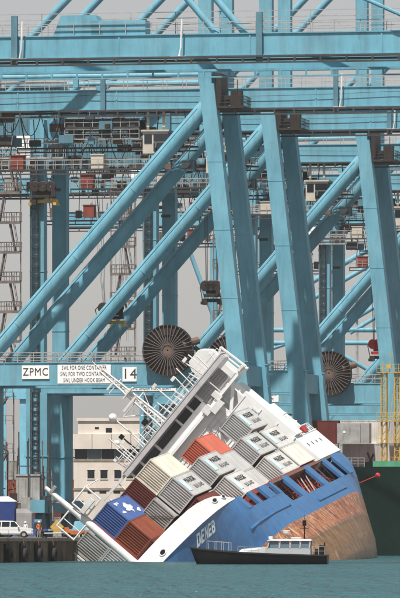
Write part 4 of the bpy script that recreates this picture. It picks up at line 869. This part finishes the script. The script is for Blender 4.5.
# yellow sign boards, utility cart
def sign(px, D, w, h, z, mat, label):
    s = empty('warning_sign', Vector(((px-200)/F*D,D,QZ)), 0, label, 'sign')
    mb = MB(); mb.tube((0,0,0),(0,0,z),.05,6); mb.build('post', M['galv'], s); mb = MB(); n = 4; mb.prism([(w*math.cos(math.pi/2*i),h*math.sin(math.pi/2*i)) for i in range(4)], lambda x,q: (x,-.08,z+q), lambda x,q: (x,-.05,z+q)); mb.build('board', mat, s)
sign(57,668,.75,.8,1.15,M['yellow'],'yellow diamond board on a post behind the foremast tip')
cart = empty('utility_cart', Vector(((77-200)/F*650,650,QZ)), R(5), 'orange utility cart with light blue hood behind the foremast', 'cart')
mb = MB(); mb.box(-1.3,1.0,-.6,.6,.35,.75); mb.box(-1.3,-.9,-.6,.6,.75,1.1); mb.build('body', M['orange'], cart)
mb = MB(); mb.hexa([(-.5,-.6,.75),(1.0,-.6,.75),(1.0,.6,.75),(-.5,.6,.75),(-.2,-.5,1.75),(.7,-.5,1.75),(.7,.5,1.75),(-.2,.5,1.75)]); mb.build('hood', M['lightblue'], cart)
for x in (-.9,.6):
    for s in (-1,1): mb = MB(); mb.lathe([(.1,-.08),(.26,-.08),(.28,.08),(.1,.08)],14,'y',(x,s*.55,.28)); mb.build('wheel', M['rubber'], cart, True)
mb = MB(); mb.rail([on_quay(-140,2.0),on_quay(-60,2.0)],.8,5.0,.022,1); tag(mb.build('chain_rail', M['ruststeel']), 'thin rusty chain rail along the quay edge', 'rail')
for i, al in enumerate((-140,-118,-97)):
    b_ = empty('mooring_bollard', on_quay(al, 1.1), 0, ('leftmost black mooring bollard on the quay edge','black mooring bollard on the quay edge below the foremast tip','black mooring bollard on the quay edge behind the foremast')[i], 'bollard', 'bollards along the quay edge')
    mb = MB(); mb.lathe([(.3,0),(.22,.1),(.2,.42),(.34,.5),(.34,.6),(.01,.64)],14); mb.build('post', M['black'], b_, True)

# harbour office
bd = empty('harbour_office', Vector(((74-200)/F*900, 900, QZ)), R(-3), 'beige harbour office with a dark window band behind the foremast', 'building')
k = 900/F                                      # metres per photo pixel at that distance
def bz(y): return (HORIZON-y)*k+CAMZ-QZ
Wd = 13.5
mb = MB(); mb.box(0,Wd,0,12,0,bz(459)); mb.box(-.3,Wd,-.5,12,bz(449),bz(434)); mb.box(.6,Wd,-.1,12,bz(434),bz(421)); mb.box(.4,Wd,-.3,12,bz(421),bz(418)); mb.box(.3,Wd,.6,12,bz(459),bz(449)); bw = mb.build('wall', M['beige'], bd)
mb = MB(); mb.box(-.15,Wd,-.12,.0,bz(490),bz(488)); mb.box(-.1,Wd,-.06,0,bz(461.5),bz(459))
for x in (2.6,5.4,8.2): mb.box(x,x+.08,-.56,-.5,bz(449),bz(434))
mb.build('joint_band', M['coping'], bd)
for i in range(6):
    mb = MB(); mb.box(.1+i*1.95,1.95+i*1.95,.25,.32,bz(459),bz(449)); p = mb.build('pane', M['glassblue'] if i%2 else M['glass'], bd); mb = MB(); mb.box(1.95+i*1.95,2.05+i*1.95,.1,.4,bz(459),bz(449)); mb.build('mullion', M['galv'], p)
for px in (91,104,118,130):
    x = (px-74)*k; mb = MB(); mb.box(x-.5,x+.5,-.02,.06,bz(478.5),bz(470)); w = mb.build('window', M['glass'], bd); mb = MB(); mb.box(x-.58,x+.58,-.08,-.02,bz(479.6),bz(478.5)); mb.box(x-.58,x+.58,-.08,-.02,bz(470),bz(469.3)); mb.build('frame', M['beige'], w)
for px in (91,103,117):
    x = (px-74)*k; mb = MB(); mb.box(x-.5,x+.5,-.02,.05,bz(493.5),bz(491)); mb.build('window', M['glass'], bd)
for px, w_, y0, y1 in ((97,.28,429,427),(109,.45,432.5,428)):
    x = (px-74)*k; mb = MB(); mb.box(x-w_,x+w_,-.14,-.08,bz(y0),bz(y1)); mb.build('window', M['glass'], bd)
mb = MB(); mb.tube((8.5,1,bz(418)),(8.5,1,bz(410)),.06,5); mb.tube((6.2,1,bz(418)),(6.2,1,bz(412)),.05,5); mb.build('aerial', M['galv'], bd)
# yard gantry (pale blue legs seen under the left portal) and stacked boxes far behind
yg = empty('yard_gantry', Vector(((2-200)/F*860, 860, QZ)), 0, 'light blue yard gantry seen under the left portal beam', 'crane')
for x in (-4.4,0,3.0):
    mb = MB(); mb.box(x-.55,x+.55,-.5,.5,1.2,19); mb.build('leg', M['lightblue'], yg)
mb = MB(); mb.box(-5.6,4.2,-.8,.8,19,20.6); mb.build('top_beam', M['lightblue'], yg)
mb = MB(); mb.box(-5.6,4.2,-.7,.7,.9,1.9)
for x in (-5,-4,-1,0,1,2.4,3.4): mb.tube((x,-.5,.5),(x,.5,.5),.5,12)
mb.build('wheel_sill', M['steel_dark'], yg)
rk = random.Random(3); pal = ['brown','grey3','rust','blue','grey','brown','grey3','rust']
nmz = {'brown':'dark red','grey3':'stained grey','rust':'rust-red','blue':'blue','grey':'grey'}
for ci, (dx, nt_) in enumerate(((-5.0,5),(1.3,4),(7.6,4),(13.9,2))):
    for t in range(nt_):
        m = pal[(ci*3+t*2)%8]; X = (0-200)/F*960+dx
        make_container(CM[m], '%s yard container, %s of the %s stack behind the left crane legs' % (nmz[m], ('bottom','second','third','fourth','top')[t], ('leftmost','second','third','rightmost')[ci]),
            Matrix.Translation((X,960,QZ+2.91*t)) @ Matrix(((0,1,0,0),(-1,0,0,0),(0,0,1,0),(0,0,0,1))), 6.06, None, 'containers stacked in the yard')
dc = empty('distant_crane', at(330,533,1130)+Vector((0,0,QZ-CAMZ)), 0, 'pale distant crane frame with level tubes between the right-hand legs', 'crane')
def dp(px, py, dy=0): v = at(px,py,1130)-dc.location; return Vector((v.x,v.y+dy,v.z))
for a_, b_, r_ in (((262,330),(398,330),.45),((270,343),(398,343),.42),((258,328),(262,327),.3)):
    mb = MB(); mb.tube(dp(*a_),dp(*b_),r_,10); mb.build('tie_tube', M['crane'], dc, True)
for a_, b_, r_ in (((296,291),(385,240),.5),((300,306),(392,252),.45),((334,331),(398,293),.42),((350,333),(404,300),.38),((262,352),(318,333),.35),((190,252),(214,318),.4),((325,345),(372,372),.4),((300,352),(352,384),.4)):
    mb = MB(); mb.tube(dp(*a_),dp(*b_),r_,10); mb.build('brace', M['crane'], dc, True)
for x in (262,398,214):
    mb = MB(); mb.tube(dp(x,240),dp(x,532),.7,10); mb.build('leg', M['crane'], dc, True)
# light mast with a ring of floodlights
lm = empty('light_mast', at(357,533,1150)+Vector((0,0,QZ-CAMZ)), 0, 'tall grey light mast with a ring of floodlights right of centre', 'light mast')
kk = 1150/F; hz = (533-297)*kk
mb = MB(); mb.tube((0,0,0),(0,0,hz+2.5),.38,10,.2); mb.build('pole', M['galv'], lm)
mb = MB(); mb.lathe([(1.3,-.1),(1.5,-.1),(1.5,.1),(1.3,.1),(1.3,-.1)],18,'z',(0,0,hz-.5)); mb.lathe([(1.8,-.1),(2.0,-.1),(2.0,.1),(1.8,.1),(1.8,-.1)],18,'z',(0,0,hz+.6)); mb.bar((-2,0,hz+.6),(2,0,hz+.6),.1,.1); mb.bar((0,-2,hz+.6),(0,2,hz+.6),.1,.1); ring = mb.build('ring', M['galv'], lm)
for i in range(10):
    t = 2*math.pi*i/10; mb = MB(); mb.cbox((2.1*math.cos(t),2.1*math.sin(t),hz+.3),(.8,.5,.5)); mb.build('floodlight', M['panelgrey'], ring)
# ================================================================== AIR
hz_ = bpy.data.materials.new('haze_air'); hz_.use_nodes = True; nt = hz_.node_tree; nt.nodes.clear()
ho = nt.nodes.new('ShaderNodeOutputMaterial'); hv = nt.nodes.new('ShaderNodeVolumePrincipled'); nt.links.new(hv.outputs[0], ho.inputs['Volume'])
hv.inputs['Color'].default_value = (.93,.95,.97,1); hv.inputs['Density'].default_value = .00004; hv.inputs['Anisotropy'].default_value = .0
mb = MB(); mb.box(-9100,9100,-300,16100,-12,95); tag(mb.build('haze', hz_), kind='stuff')
bpy.context.view_layer.update()
